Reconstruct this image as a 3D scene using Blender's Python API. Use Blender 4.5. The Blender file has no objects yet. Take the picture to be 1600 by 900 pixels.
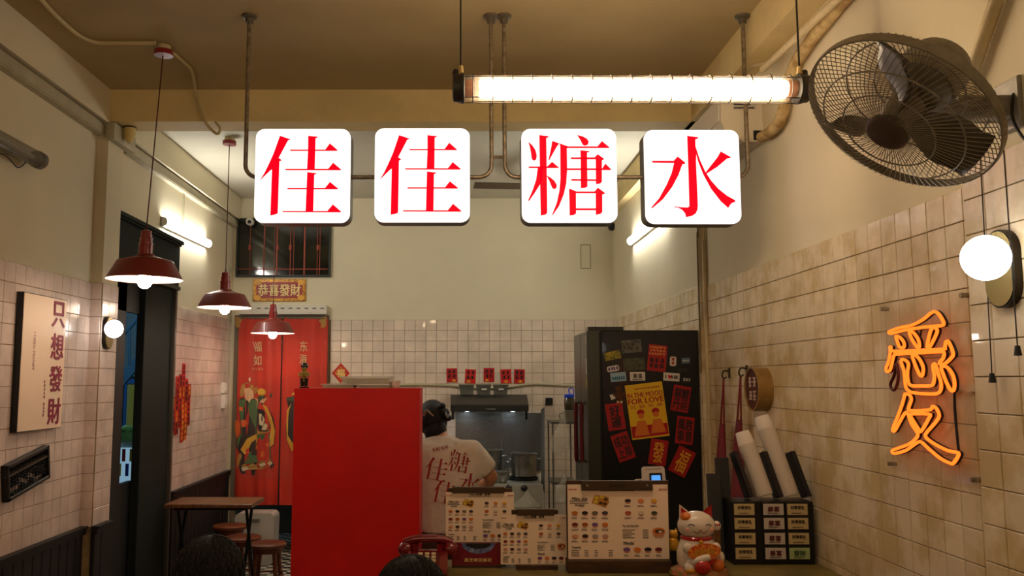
import bpy, bmesh, math, random
from mathutils import Vector, Matrix, noise as mnoise

random.seed(7)
SC = bpy.context.scene
COL = SC.collection
PI = math.pi

# ------------------------------------------------------------------ camera
FPX, CX, CY, HORIZON, EYE = 1350.0, 718.0, 450.0, 595.0, 1.65
PITCH = math.atan((HORIZON - CY) / FPX)
cam_data = bpy.data.cameras.new('camera')
cam_data.sensor_width = 36.0
cam_data.lens = 36.0 * FPX / 1600.0
cam_data.shift_x = (800.0 - CX) / 1600.0
cam_data.clip_start = 0.05
cam = bpy.data.objects.new('camera', cam_data)
COL.objects.link(cam)
cam.location = (0, 0, EYE)
cam.rotation_euler = (PI / 2 + PITCH, 0, 0)
SC.camera = cam

# ------------------------------------------------------------------ world and exposure
world = bpy.data.worlds.new('night street')
SC.world = world
world.use_nodes = True
world.node_tree.nodes['Background'].inputs[0].default_value = (1.0, 0.72, 0.45, 1)
world.node_tree.nodes['Background'].inputs[1].default_value = 0.04
SC.view_settings.view_transform = 'Standard'
SC.view_settings.look = 'None'
SC.view_settings.gamma = 1.0
SC.view_settings.use_curve_mapping = False
SC.view_settings.exposure = 0.0

# light levels of the lamps in the room (emission strengths)
L_SIGN, L_TUBE, L_BATTEN, L_BULB, L_GLOBE, L_NEON = 1.5, 50.0, 60.0, 78.0, 7.0, 2.5

# ------------------------------------------------------------------ pixel -> place
_F = Vector((0, math.cos(PITCH), math.sin(PITCH)))
_U = Vector((0, -math.sin(PITCH), math.cos(PITCH)))
EYEV = Vector((0, 0, EYE))
def ray(px, py):
    return Vector(((px - CX) / FPX, 0, 0)) + _U * (-(py - CY) / FPX) + _F
def at(px, py, X=None, Y=None, Z=None):
    d = ray(px, py)
    if X is not None: t = X / d.x
    elif Y is not None: t = Y / d.y
    else: t = (Z - EYE) / d.z
    return EYEV + d * t
def ppm(Y): return FPX / Y            # pixels per metre, roughly, at depth Y

# ------------------------------------------------------------------ materials
def lin(c):
    out = []
    for v in c[:3]:
        v = v / 255.0
        out.append(v / 12.92 if v <= 0.04045 else ((v + 0.055) / 1.055) ** 2.4)
    return (*out, 1.0)
_M = {}
def M(name, rgb, rough=0.6, metal=0.0, var=0.0, scale=8.0, rgb2=None, emit=0.0, ecol=None, bump=0.0,
      bscale=60.0, coat=0.0, trans=0.0, alpha=1.0, rnd=0.0, spec=0.5, stretch=None, ior=1.45, contrast=(0.35, 0.65), sub=0.0):
    if name in _M: return _M[name]
    m = bpy.data.materials.new(name)
    m.use_nodes = True
    nt = m.node_tree
    b = nt.nodes['Principled BSDF']
    b.inputs['Base Color'].default_value = lin(rgb)
    b.inputs['Roughness'].default_value = rough
    b.inputs['Metallic'].default_value = metal
    b.inputs['Specular IOR Level'].default_value = spec
    b.inputs['IOR'].default_value = ior
    b.inputs['Coat Weight'].default_value = coat
    b.inputs['Transmission Weight'].default_value = trans
    b.inputs['Alpha'].default_value = alpha
    if sub:
        b.inputs['Subsurface Weight'].default_value = sub
        b.inputs['Subsurface Radius'].default_value = (0.02, 0.01, 0.006)
    if emit:
        b.inputs['Emission Color'].default_value = (*(ecol or lin(rgb)[:3]), 1) if len(ecol or ()) != 4 else ecol
        b.inputs['Emission Strength'].default_value = emit
    col_out = None
    if var or rgb2 or bump:
        tc = nt.nodes.new('ShaderNodeTexCoord')
        mp = nt.nodes.new('ShaderNodeMapping')
        g = nt.nodes.new('ShaderNodeNewGeometry')
        nt.links.new(g.outputs['Position'], mp.inputs[0])
        if stretch: mp.inputs['Scale'].default_value = stretch
        nt.nodes.remove(tc)
    if var or rgb2:
        n = nt.nodes.new('ShaderNodeTexNoise')
        n.inputs['Scale'].default_value = scale
        n.inputs['Detail'].default_value = 5
        n.inputs['Roughness'].default_value = 0.62
        nt.links.new(mp.outputs[0], n.inputs['Vector'])
        r = nt.nodes.new('ShaderNodeValToRGB')
        r.color_ramp.elements[0].position = contrast[0]
        r.color_ramp.elements[1].position = contrast[1]
        c1 = rgb2 or tuple(max(0, v * (1 - var)) for v in rgb)
        r.color_ramp.elements[0].color = lin(c1)
        r.color_ramp.elements[1].color = lin(rgb)
        nt.links.new(n.outputs['Fac'], r.inputs[0])
        col_out = r.outputs[0]
    if rnd:
        oi = nt.nodes.new('ShaderNodeObjectInfo')
        mr = nt.nodes.new('ShaderNodeMapRange')
        mr.inputs['To Min'].default_value = 1 - rnd
        mr.inputs['To Max'].default_value = 1 + rnd * 0.5
        nt.links.new(oi.outputs['Random'], mr.inputs['Value'])
        mx = nt.nodes.new('ShaderNodeVectorMath'); mx.operation = 'SCALE'
        if col_out: nt.links.new(col_out, mx.inputs[0])
        else: mx.inputs[0].default_value = lin(rgb)[:3]
        nt.links.new(mr.outputs[0], mx.inputs['Scale'])
        col_out = mx.outputs[0]
    if col_out: nt.links.new(col_out, b.inputs['Base Color'])
    if bump:
        n2 = nt.nodes.new('ShaderNodeTexNoise')
        n2.inputs['Scale'].default_value = bscale
        nt.links.new(mp.outputs[0], n2.inputs['Vector'])
        bp = nt.nodes.new('ShaderNodeBump')
        bp.inputs['Strength'].default_value = bump
        bp.inputs['Distance'].default_value = 0.01
        nt.links.new(n2.outputs['Fac'], bp.inputs['Height'])
        nt.links.new(bp.outputs[0], b.inputs['Normal'])
    _M[name] = m
    return m
def EM(name, col, strength):
    """a surface that gives off light; col is linear"""
    if name in _M: return _M[name]
    m = bpy.data.materials.new(name); m.use_nodes = True
    nt = m.node_tree
    nt.nodes.clear()
    e = nt.nodes.new('ShaderNodeEmission')
    e.inputs[0].default_value = (*col, 1); e.inputs[1].default_value = strength
    o = nt.nodes.new('ShaderNodeOutputMaterial')
    nt.links.new(e.outputs[0], o.inputs[0])
    _M[name] = m
    return m

# ------------------------------------------------------------------ mesh building
ORIG = {}
def W(o): return ORIG.get(o.name, Vector((0, 0, 0)))
def tag(o, label=None, cat=None, group=None, kind=None):
    if label: o['label'] = label
    if cat: o['category'] = cat
    if group: o['group'] = group
    if kind: o['kind'] = kind
    return o
def thing(name, label, cat, base, group=None):
    o = bpy.data.objects.new(name, None)
    o.empty_display_size = 0.05
    COL.objects.link(o)
    o.location = base
    ORIG[o.name] = Vector(base)
    return tag(o, label, cat, group)

class Fr:
    """a local frame: u to the right, v up, w out of the surface"""
    def __init__(s, o, r=(1, 0, 0), u=(0, 0, 1), n=None):
        s.o = Vector(o); s.r = Vector(r).normalized(); s.u = Vector(u).normalized()
        s.n = Vector(n).normalized() if n is not None else s.r.cross(s.u)
    def __call__(s, a, b, c=0.0): return s.o + s.r * a + s.u * b + s.n * c
    def sub(s, a, b, c=0.0, rot=0.0):
        ca, sa = math.cos(rot), math.sin(rot)
        return Fr(s(a, b, c), s.r * ca + s.u * sa, s.u * ca - s.r * sa, s.n)
FRONT = lambda o: Fr(o, (1, 0, 0), (0, 0, 1))                  # faces the camera (-Y)
RIGHTW = lambda o: Fr(o, (0, -1, 0), (0, 0, 1))                # on the right wall, faces -X
LEFTW = lambda o: Fr(o, (0, 1, 0), (0, 0, 1))                  # on the left wall, faces +X

class MB:
    def __init__(s): s.v = []; s.f = []; s.smooth = []
    def add(s, vs, fs, smooth=False):
        b = len(s.v)
        s.v += [Vector(p) for p in vs]
        s.f += [tuple(b + i for i in f) for f in fs]
        s.smooth += [smooth] * len(fs)
        return s
    def box(s, lo, hi):
        x0, y0, z0 = lo; x1, y1, z1 = hi
        vs = [(x, y, z) for z in (z0, z1) for y in (y0, y1) for x in (x0, x1)]
        return s.add(vs, [(0, 2, 3, 1), (4, 5, 7, 6), (0, 1, 5, 4), (2, 6, 7, 3), (0, 4, 6, 2), (1, 3, 7, 5)])
    def fbox(s, fr, a0, b0, c0, a1, b1, c1, cham=0.0):
        if cham <= 0:
            vs = [fr(a, b, c) for c in (c0, c1) for b in (b0, b1) for a in (a0, a1)]
            return s.add(vs, [(0, 2, 3, 1), (4, 5, 7, 6), (0, 1, 5, 4), (2, 6, 7, 3), (0, 4, 6, 2), (1, 3, 7, 5)])
        k = cham
        vs = [fr(a, b, c0) for b in (b0, b1) for a in (a0, a1)]
        vs += [fr(a, b, c1 - k) for b in (b0, b1) for a in (a0, a1)]
        vs += [fr(a, b, c1) for b in (b0 + k, b1 - k) for a in (a0 + k, a1 - k)]
        fs = [(0, 2, 3, 1)]
        ring = [0, 1, 3, 2]
        for base in (0, 4):
            for i in range(4):
                p, q = ring[i], ring[(i + 1) % 4]
                fs.append((base + p, base + q, base + 4 + q, base + 4 + p))
        fs.append((8, 9, 11, 10))
        return s.add(vs, fs)
    def prism(s, fr, pts, c0, c1, smooth=False):
        n = len(pts)
        area = sum(pts[i][0] * pts[(i + 1) % n][1] - pts[(i + 1) % n][0] * pts[i][1] for i in range(n))
        if area < 0: pts = pts[::-1]
        vs = [fr(a, b, c0) for a, b in pts] + [fr(a, b, c1) for a, b in pts]
        fs = [tuple(range(n, 2 * n)), tuple(range(n - 1, -1, -1))]
        fs += [(i, (i + 1) % n, n + (i + 1) % n, n + i) for i in range(n)]
        return s.add(vs, fs, smooth)
    def tube(s, pts, r, seg=8, closed=False, caps=True):
        pts = [Vector(p) for p in pts]
        n = len(pts)
        rad = r if isinstance(r, (list, tuple)) else [r] * n
        rings = []
        prev = None
        for i, p in enumerate(pts):
            if closed: t = pts[(i + 1) % n] - pts[i - 1]
            else: t = pts[min(i + 1, n - 1)] - pts[max(i - 1, 0)]
            if t.length < 1e-9: t = Vector((0, 0, 1))
            t.normalize()
            if prev is None:
                a = Vector((0, 0, 1)) if abs(t.z) < 0.9 else Vector((1, 0, 0))
                x = t.cross(a).normalized()
            else:
                x = prev - t * prev.dot(t)
                x = x.normalized() if x.length > 1e-6 else t.orthogonal().normalized()
            prev = x
            y = t.cross(x)
            rings.append([p + (x * math.cos(2 * PI * k / seg) + y * math.sin(2 * PI * k / seg)) * rad[i] for k in range(seg)])
        vs = [q for ring in rings for q in ring]
        fs = []
        m = n if closed else n - 1
        for i in range(m):
            j = (i + 1) % n
            for k in range(seg):
                l = (k + 1) % seg
                fs.append((i * seg + k, i * seg + l, j * seg + l, j * seg + k))
        if not closed and caps:
            fs.append(tuple(range(seg - 1, -1, -1)))
            fs.append(tuple((n - 1) * seg + k for k in range(seg)))
        return s.add(vs, fs, True)
    def lathe(s, o, prof, axis=(0, 0, 1), seg=24, sx=1.0, sy=1.0, closed_profile=False, cap=True):
        """prof: list of (radius, height along axis)"""
        o = Vector(o); ax = Vector(axis).normalized()
        a = Vector((1, 0, 0)) if abs(ax.x) < 0.9 else Vector((0, 1, 0))
        x = (a - ax * a.dot(ax)).normalized(); y = ax.cross(x)
        vs = []; n = len(prof)
        for r, h in prof:
            for k in range(seg):
                an = 2 * PI * k / seg
                vs.append(o + ax * h + x * (math.cos(an) * r * sx) + y * (math.sin(an) * r * sy))
        fs = []
        for i in range(n if closed_profile else n - 1):
            j = (i + 1) % n
            for k in range(seg):
                l = (k + 1) % seg
                fs.append((i * seg + k, i * seg + l, j * seg + l, j * seg + k))
        if not closed_profile and cap:
            if prof[0][0] > 1e-5: fs.append(tuple(range(seg - 1, -1, -1)))
            if prof[-1][0] > 1e-5: fs.append(tuple((n - 1) * seg + k for k in range(seg)))
        return s.add(vs, fs, True)
    def ball(s, o, rx, ry=None, rz=None, seg=20, rings=12, rot=None):
        ry = rx if ry is None else ry; rz = rx if rz is None else rz
        o = Vector(o); vs = []; fs = []
        for i in range(rings + 1):
            th = PI * i / rings
            for k in range(seg):
                an = 2 * PI * k / seg
                p = Vector((rx * math.sin(th) * math.cos(an), ry * math.sin(th) * math.sin(an), -rz * math.cos(th)))
                if rot is not None: p = rot @ p
                vs.append(o + p)
        for i in range(rings):
            for k in range(seg):
                l = (k + 1) % seg
                fs.append((i * seg + k, i * seg + l, (i + 1) * seg + l, (i + 1) * seg + k))
        return s.add(vs, fs, True)
    def sheet(s, grid, smooth=True):
        """grid of points [rows][cols]"""
        R, C = len(grid), len(grid[0])
        vs = [p for row in grid for p in row]
        fs = [(i * C + j, i * C + j + 1, (i + 1) * C + j + 1, (i + 1) * C + j) for i in range(R - 1) for j in range(C - 1)]
        return s.add(vs, fs, smooth)
    def build(s, name, mat, parent=None, label=None, cat=None, group=None, kind=None, weld=True):
        if parent is not None: base = W(parent)
        else:
            lo = Vector((min(p.x for p in s.v), min(p.y for p in s.v), min(p.z for p in s.v)))
            hi = Vector((max(p.x for p in s.v), max(p.y for p in s.v), max(p.z for p in s.v)))
            base = Vector(((lo.x + hi.x) / 2, (lo.y + hi.y) / 2, lo.z))
        me = bpy.data.meshes.new(name)
        me.from_pydata([p - base for p in s.v], [], s.f)
        me.polygons.foreach_set('use_smooth', s.smooth)
        if weld:
            bm = bmesh.new(); bm.from_mesh(me)
            bmesh.ops.remove_doubles(bm, verts=bm.verts, dist=1e-6)
            bmesh.ops.recalc_face_normals(bm, faces=bm.faces)
            bm.to_mesh(me); bm.free()
        if any(s.smooth): me.set_sharp_from_angle(angle=math.radians(40))
        me.materials.append(mat)
        o = bpy.data.objects.new(name, me)
        COL.objects.link(o)
        if parent is not None: o.parent = parent
        else: o.location = base
        ORIG[o.name] = base
        return tag(o, label, cat, group, kind)

def struct(name, mb, mat, **k):
    return mb.build(name, mat, kind='structure', **k)
def arc(c, r, a0, a1, n, fr):
    return [fr(c[0] + r * math.cos(a0 + (a1 - a0) * i / n), c[1] + r * math.sin(a0 + (a1 - a0) * i / n)) for i in range(n + 1)]
def rrect(w, h, r, n=5, cx=0, cy=0):
    pts = []
    for sx, sy, a in ((1, 1, 0), (-1, 1, PI / 2), (-1, -1, PI), (1, -1, 1.5 * PI)):
        for i in range(n + 1):
            t = a + PI / 2 * i / n
            pts.append((cx + sx * (w / 2 - r) + r * math.cos(t), cy + sy * (h / 2 - r) + r * math.sin(t)))
    return pts
def ellipse(w, h, n=20, cx=0, cy=0):
    return [(cx + w * math.cos(2 * PI * i / n), cy + h * math.sin(2 * PI * i / n)) for i in range(n)]
def smooth_path(pts, n=4, closed=False):
    """Catmull-Rom through the points"""
    P = [Vector(p) for p in pts]; out = []
    N = len(P)
    for i in range(N if closed else N - 1):
        if closed: a, b, c, d = P[i - 1], P[i], P[(i + 1) % N], P[(i + 2) % N]
        else: a, b, c, d = P[max(i - 1, 0)], P[i], P[i + 1], P[min(i + 2, N - 1)]
        for k in range(n):
            t = k / n
            out.append(0.5 * ((2 * b) + (c - a) * t + (2 * a - 5 * b + 4 * c - d) * t * t + (3 * b - a - 3 * c + d) * t ** 3))
    if not closed: out.append(P[-1])
    return out

_TX = {}
def _text_mesh(s, bold, res, align, line):
    key = (s, bold, res, align, line)
    if key in _TX: return _TX[key]
    c = bpy.data.curves.new('text', 'FONT')
    c.body = s; c.resolution_u = res; c.offset = bold; c.align_x = align; c.space_line = line
    o = bpy.data.objects.new('text', c); COL.objects.link(o)
    bpy.context.view_layer.update()
    me = bpy.data.meshes.new_from_object(o.evaluated_get(bpy.context.evaluated_depsgraph_get()))
    bpy.data.objects.remove(o); bpy.data.curves.remove(c)
    vs = [v.co.copy() for v in me.vertices]; fs = [tuple(p.vertices) for p in me.polygons]
    bpy.data.meshes.remove(me)
    x0 = min(v.x for v in vs); x1 = max(v.x for v in vs); y0 = min(v.y for v in vs); y1 = max(v.y for v in vs)
    _TX[key] = (vs, fs, x0, x1, y0, y1)
    return _TX[key]
def text(fr, s, w=None, h=None, mat=None, parent=None, name='lettering', bold=0.0, res=2, align='CENTER', line=1.0,
         lift=0.0012, a=0.0, b=0.0, mb=None, left=False):
    """lettering fitted into w x h (either may be None) centred on (a, b) of the frame"""
    extra = bold * 0.9
    vs, fs, x0, x1, y0, y1 = _text_mesh(s, 0.0, res, align, line)
    sw = w / (x1 - x0) if w else None
    sh = h / (y1 - y0) if h else None
    sw = sw or sh; sh = sh or sw
    mx = x0 if left else (x0 + x1) / 2
    my = (y0 + y1) / 2
    m = mb or MB()
    for k, (dx, dy) in enumerate(((0, 0),) if extra == 0 else ((-extra, 0), (extra, 0), (0, extra * .5), (0, -extra * .5))):
        m.add([fr(a + (v.x + dx - mx) * sw, b + (v.y + dy - my) * sh, lift + .0005 * k) for v in vs], fs)
    if mb is not None: return mb
    return m.build(name, mat, parent, weld=False)

def skin(name, joints, edges, mat, parent=None, levels=2, root=None, **k):
    """one continuous body grown over a jointed skeleton; joints: name -> (pos, rx, ry)"""
    names = list(joints); idx = {n: i for i, n in enumerate(names)}
    base = W(parent) if parent is not None else Vector(joints[names[0]][0])
    me = bpy.data.meshes.new(name)
    me.from_pydata([Vector(joints[n][0]) - base for n in names], [(idx[a], idx[b]) for a, b in edges], [])
    o = bpy.data.objects.new(name, me); COL.objects.link(o)
    sm = o.modifiers.new('skin', 'SKIN'); sm.use_smooth_shade = True; sm.branch_smoothing = 0.6
    if not me.skin_vertices: 
        bm = bmesh.new(); bm.from_mesh(me); bm.verts.layers.skin.verify(); bm.to_mesh(me); bm.free()
    sv = me.skin_vertices[0].data
    for n in names:
        j = joints[n]
        sv[idx[n]].radius = (j[1], j[2] if len(j) > 2 else j[1])
        sv[idx[n]].use_root = (n == (root or names[0]))
    ss = o.modifiers.new('sub', 'SUBSURF'); ss.levels = levels; ss.render_levels = levels
    bpy.context.view_layer.update()
    baked = bpy.data.meshes.new_from_object(o.evaluated_get(bpy.context.evaluated_depsgraph_get()))
    bpy.data.objects.remove(o); bpy.data.meshes.remove(me)
    baked.name = name
    baked.materials.clear(); baked.materials.append(mat)
    o = bpy.data.objects.new(name, baked); COL.objects.link(o)
    if parent is not None: o.parent = parent
    else: o.location = base
    ORIG[o.name] = base
    return tag(o, **k)

# ================================================================== THE SETTING
YB, ZC, ZB, ZT, ZW = 8.44, 3.452, 3.248, 2.242, 0.80      # back wall, ceiling, beam soffit, top of tiles, top of wainscot
XL, XLP, XR, XRF, XRP = -2.24, -2.17, 1.555, 1.51, 1.50   # left wall, left pillar, right wall near / far, right pilaster
YF = -1.6                                                 # open shop front behind the camera
YP, YD0, YD1, YRP = 5.215, 5.45, 6.72, 5.41               # pillar face, doorway, right jog
TS = 0.1035                                               # tile module

paint = M('cream wall paint', (224, 213, 182), 0.75, var=0.035, scale=1.3, bump=0.06, bscale=25)
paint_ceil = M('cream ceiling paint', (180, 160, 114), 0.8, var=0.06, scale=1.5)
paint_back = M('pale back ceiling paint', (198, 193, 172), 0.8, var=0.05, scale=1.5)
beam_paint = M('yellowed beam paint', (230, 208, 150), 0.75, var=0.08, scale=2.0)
grout = M('dirty ochre grout', (158, 132, 88), 0.9, var=0.3, scale=7)
tile_pink = M('glazed tile pinkish white', (226, 205, 192), 0.22, var=0.12, scale=5, rnd=0.06, coat=0.3)
tile_back = M('glazed tile cream', (234, 216, 194), 0.25, var=0.10, scale=4, rnd=0.05, coat=0.3)
tile_old = M('old glazed tile cream', (232, 214, 182), 0.26, rgb2=(210, 186, 140), scale=4.5, rnd=0.08, coat=0.3, contrast=(0.42, 0.56))
darkwood = M('dark brown wainscot', (16, 7, 5), 0.6, var=0.3, scale=10)
door_green = M('dark grey green door paint', (24, 30, 27), 0.7, var=0.1, scale=3, spec=0.25)
black_in = M('black painted wood', (12, 12, 12), 0.6)

# floor with small black and white checks
fm = bpy.data.materials.new('black and white check floor'); fm.use_nodes = True
nt = fm.node_tree; bs = nt.nodes['Principled BSDF']; bs.inputs['Roughness'].default_value = 0.35
ge = nt.nodes.new('ShaderNodeNewGeometry'); ck = nt.nodes.new('ShaderNodeTexChecker')
ck.inputs['Scale'].default_value = 14.0
ck.inputs['Color1'].default_value = lin((205, 195, 175)); ck.inputs['Color2'].default_value = lin((28, 26, 24))
nt.links.new(ge.outputs['Position'], ck.inputs['Vector']); nt.links.new(ck.outputs['Color'], bs.inputs['Base Color'])
struct('floor', MB().box((-6.2, YF, -0.12), (XR + 0.4, 10.2, 0.0)), fm)
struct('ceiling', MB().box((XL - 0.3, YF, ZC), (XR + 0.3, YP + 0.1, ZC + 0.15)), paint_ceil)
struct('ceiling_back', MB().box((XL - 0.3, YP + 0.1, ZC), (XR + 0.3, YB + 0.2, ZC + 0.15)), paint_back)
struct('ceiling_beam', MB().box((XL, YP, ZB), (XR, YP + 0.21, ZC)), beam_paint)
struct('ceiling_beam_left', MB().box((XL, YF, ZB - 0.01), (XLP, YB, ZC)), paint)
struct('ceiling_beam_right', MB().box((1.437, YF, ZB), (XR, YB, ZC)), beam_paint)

wl = MB()
wl.box((XL - 0.2, YF, 0), (XL, YD0, ZC))
wl.box((XL - 0.2, YD0, 2.745), (XL, YD1, ZC)).box((XL - 0.2, YD1, 0), (XL, YB, ZC))
wall_left = struct('wall_left', wl, paint)
wall_lp = struct('wall_left_pillar', MB().box((XL, YP, 0), (XLP, YD0, ZC)), paint)
wr = MB()
wr.box((XR, YF, 0), (XR + 0.2, YRP, ZC))
wall_right = struct('wall_right', wr, paint)
wall_rf = struct('wall_right_back', MB().box((XRF, YRP, 0), (XR + 0.2, YB, ZC)), paint)
wall_pil = struct('wall_right_pilaster', MB().box((XRP, YF, 0), (XR, 2.52, ZB)), paint)
DX0, DX1, DZ = -2.19, -1.295, 2.262
wb = MB()
wb.box((XL, YB, 0), (DX0, YB + 0.2, ZC)).box((DX0, YB, DZ), (DX1, YB + 0.2, ZC)).box((DX1, YB, 0), (XRF, YB + 0.2, ZC))
wall_back = struct('wall_back', wb, paint)
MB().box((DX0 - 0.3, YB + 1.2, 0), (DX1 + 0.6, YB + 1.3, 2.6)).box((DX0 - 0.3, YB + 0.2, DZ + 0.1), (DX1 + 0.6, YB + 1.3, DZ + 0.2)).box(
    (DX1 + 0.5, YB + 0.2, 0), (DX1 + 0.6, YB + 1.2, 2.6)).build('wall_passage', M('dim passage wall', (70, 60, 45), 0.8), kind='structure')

# ---- tiles: one shared mesh, single objects for the 300 that show largest on each wall, the rest joined
_proto = MB().fbox(Fr((0, 0, 0), (1, 0, 0), (0, 0, 1)), -TS / 2 + 0.0014, -TS / 2 + 0.0014, 0.0, TS / 2 - 0.0014, TS / 2 - 0.0014, 0.005, 0.0018)
def tile_field(parent, cells, mat, limit=300):
    """cells: list of (centre on the wall face, frame, width scale)"""
    me = None
    def key(c):
        p = c[0]; d = p - EYEV
        z = d.dot(_F); px = CX + FPX * d.x / max(z, .01); py = CY - FPX * d.dot(_U) / max(z, .01)
        inside = -10 < px < 1610 and -10 < py < 910 and z > 0
        n = c[1].n; face = abs(d.normalized().dot(n))
        return (0 if inside else 1, -face / d.length_squared)
    cells = sorted(cells, key=key)
    rest = MB()
    for i, (p, fr, ws, hs) in enumerate(cells):
        if i < limit:
            if me is None:
                me = bpy.data.meshes.new('tile')
                me.from_pydata(_proto.v, [], _proto.f)
                bm = bmesh.new(); bm.from_mesh(me); bmesh.ops.recalc_face_normals(bm, faces=bm.faces); bm.to_mesh(me); bm.free()
                me.materials.append(mat)
            o = bpy.data.objects.new('tile', me); COL.objects.link(o)
            o.parent = parent; o.location = p - W(parent)
            o.rotation_euler = (random.gauss(0, 0.004), random.gauss(0, 0.002), math.atan2(fr.r.y, fr.r.x) + random.gauss(0, 0.004))
            o.scale = (ws, 1, hs)
        else:
            a, b = TS * ws / 2 - 0.0014, TS * hs / 2 - 0.0014
            rest.fbox(Fr(p, fr.r, fr.u), -a, -b, 0, a, b, 0.005, 0.0018)
    if rest.v: rest.build('tile_field', mat, parent, kind='stuff', weld=False)
def grid(fr, length, ztop, zbot, skip=None, start=0.0):
    out = []
    n = int(math.ceil(length / TS - 1e-6)); m = int(math.ceil((ztop - zbot) / TS - 0.2))
    for i in range(n):
        a0 = i * TS; a1 = min(length, a0 + TS); ws = (a1 - a0) / TS
        if ws < 0.2: continue
        for j in range(m):
            c = fr((a0 + a1) / 2, -(j + 0.5) * TS, 0.003)
            if skip and skip(c): continue
            out.append((c, fr, ws, 1.0))
    return out
def bed(parent, fr, length, h, name='grout_bed'):
    MB().fbox(fr, 0, -h, 0, length, 0, 0.003).build(name, grout, parent)

# back wall
fb = FRONT((XL, YB, ZT))
bed(wall_back, FRONT((DX1 + 0.02, YB, ZT)), XRF - DX1 - 0.02, ZT)
tile_field(wall_back, grid(FRONT((DX1 + 0.035, YB, ZT)), XRF - DX1 - 0.035, ZT, 0.0), tile_back)
# left wall: near stretch, pillar face, pillar side, far stretch
cells = grid(LEFTW((XL, 1.0, ZT)), YP - 1.0, ZT, ZW)
bed(wall_left, LEFTW((XL, 1.0, ZT)), YP - 1.0, ZT)
cells_p = grid(FRONT((XL + 0.004, YP, ZT)), XLP - XL - 0.004, ZT, ZW)
bed(wall_lp, FRONT((XL, YP, ZT)), XLP - XL, ZT)
cells_p += grid(LEFTW((XLP, YP, ZT)), YD0 - YP, ZT, ZW)
bed(wall_lp, LEFTW((XLP, YP, ZT)), YD0 - YP, ZT)
cells += grid(LEFTW((XL, YD1 + 0.02, ZT)), YB - YD1 - 0.02, ZT, ZW)
bed(wall_left, LEFTW((XL, YD1, ZT)), YB - YD1, ZT)
tile_field(wall_left, cells, tile_pink)
tile_field(wall_lp, cells_p, tile_pink)
# right wall
cells = grid(RIGHTW((XR, YRP, ZT)), YRP - 2.52, ZT, 0.0)
bed(wall_right, RIGHTW((XR, YRP, ZT)), YRP - 2.52, ZT)
cells_p = grid(FRONT((XRF, YRP, ZT)), XR - XRF - 0.002, ZT, 0.0)
cells_p += grid(RIGHTW((XRF, YB, ZT)), YB - YRP, ZT, 0.0)
bed(wall_rf, RIGHTW((XRF, YB, ZT)), YB - YRP, ZT)
tile_field(wall_right, cells, tile_old)
tile_field(wall_rf, cells_p, tile_old)
cells = grid(RIGHTW((XRP, 2.52, ZT + 0.04)), 1.4, ZT + 0.04, 0.0)
bed(wall_pil, RIGHTW((XRP, 2.52, ZT + 0.04)), 1.4, ZT)
tile_field(wall_pil, cells, tile_old, 90)

# wainscot on the left wall: upright boards under a cap rail
def wainscot(name, y0, y1, x):
    t = struct(name, MB().box((x, y0, 0), (x + 0.012, y1, ZW - 0.04)), darkwood)
    y = y0 + 0.004
    while y < y1 - 0.03:
        MB().fbox(LEFTW((x + 0.012, y, 0)), 0, 0.06, 0, min(0.092, y1 - y), ZW - 0.04, 0.008, 0.003).build('board', darkwood, t)
        y += 0.1
    MB().box((x, y0, ZW - 0.045), (x + 0.035, y1, ZW - 0.012)).box((x, y0, ZW - 0.012), (x + 0.045, y1, ZW)).build('cap_rail', darkwood, t)
wainscot('wall_left_wainscot_near', 2.6, YP - 0.01, XL + 0.01)
wainscot('wall_left_wainscot_pillar', YP - 0.02, YD0 - 0.03, XLP + 0.008)
wainscot('wall_left_wainscot_far', YD1 + 0.06, YB - 0.01, XL + 0.01)

# doorway on the left with a dark grey-green surround and door leaf
dr = thing('door_1', None, None, (XL, (YD0 + YD1) / 2, 0)); dr['kind'] = 'structure'
FD = LEFTW((XL, YD0, 0)); DW = YD1 - YD0
MB().fbox(FD, 0.0, 2.38, -0.05, DW + 0.04, 2.70, 0.03).build('fascia_panel', door_green, dr)
MB().fbox(FD, -0.02, 2.70, -0.05, DW + 0.02, 2.715, 0.05).fbox(FD, -0.03, 2.715, -0.05, DW + 0.03, 2.74, 0.065).build('cornice', door_green, dr)
MB().fbox(FD, 0.0, 2.352, -0.05, DW + 0.01, 2.38, 0.055).build('ledge', M('dusty olive ledge', (70, 68, 52), 0.6), dr)
MB().fbox(FD, -0.01, 0, -0.2, 0.035, 2.38, 0.045).build('jamb', M('grey brown door edge', (70, 64, 54), 0.5), dr)
MB().fbox(FD, DW - 0.03, 0, -0.2, DW + 0.01, 2.38, 0.035).build('jamb', M('grey brown door edge', (92, 84, 72)), dr)
MB().fbox(FD, 0.035, 2.12, -0.06, DW - 0.03, 2.352, -0.03).build('header_panel', black_in, dr)
MB().fbox(FD, 0.035, 0, -0.06, 0.42, 2.352, -0.03).build('dark_return', black_in, dr)
MB().fbox(FD, 0.66, 0, -0.045, DW - 0.03, 2.352, 0.012, 0.004).build('door_leaf', door_green, dr)
MB().fbox(FD, 0.42, 0.14, -0.085, 0.72, 0.955, -0.05).build('half_door', black_in, dr)

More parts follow.
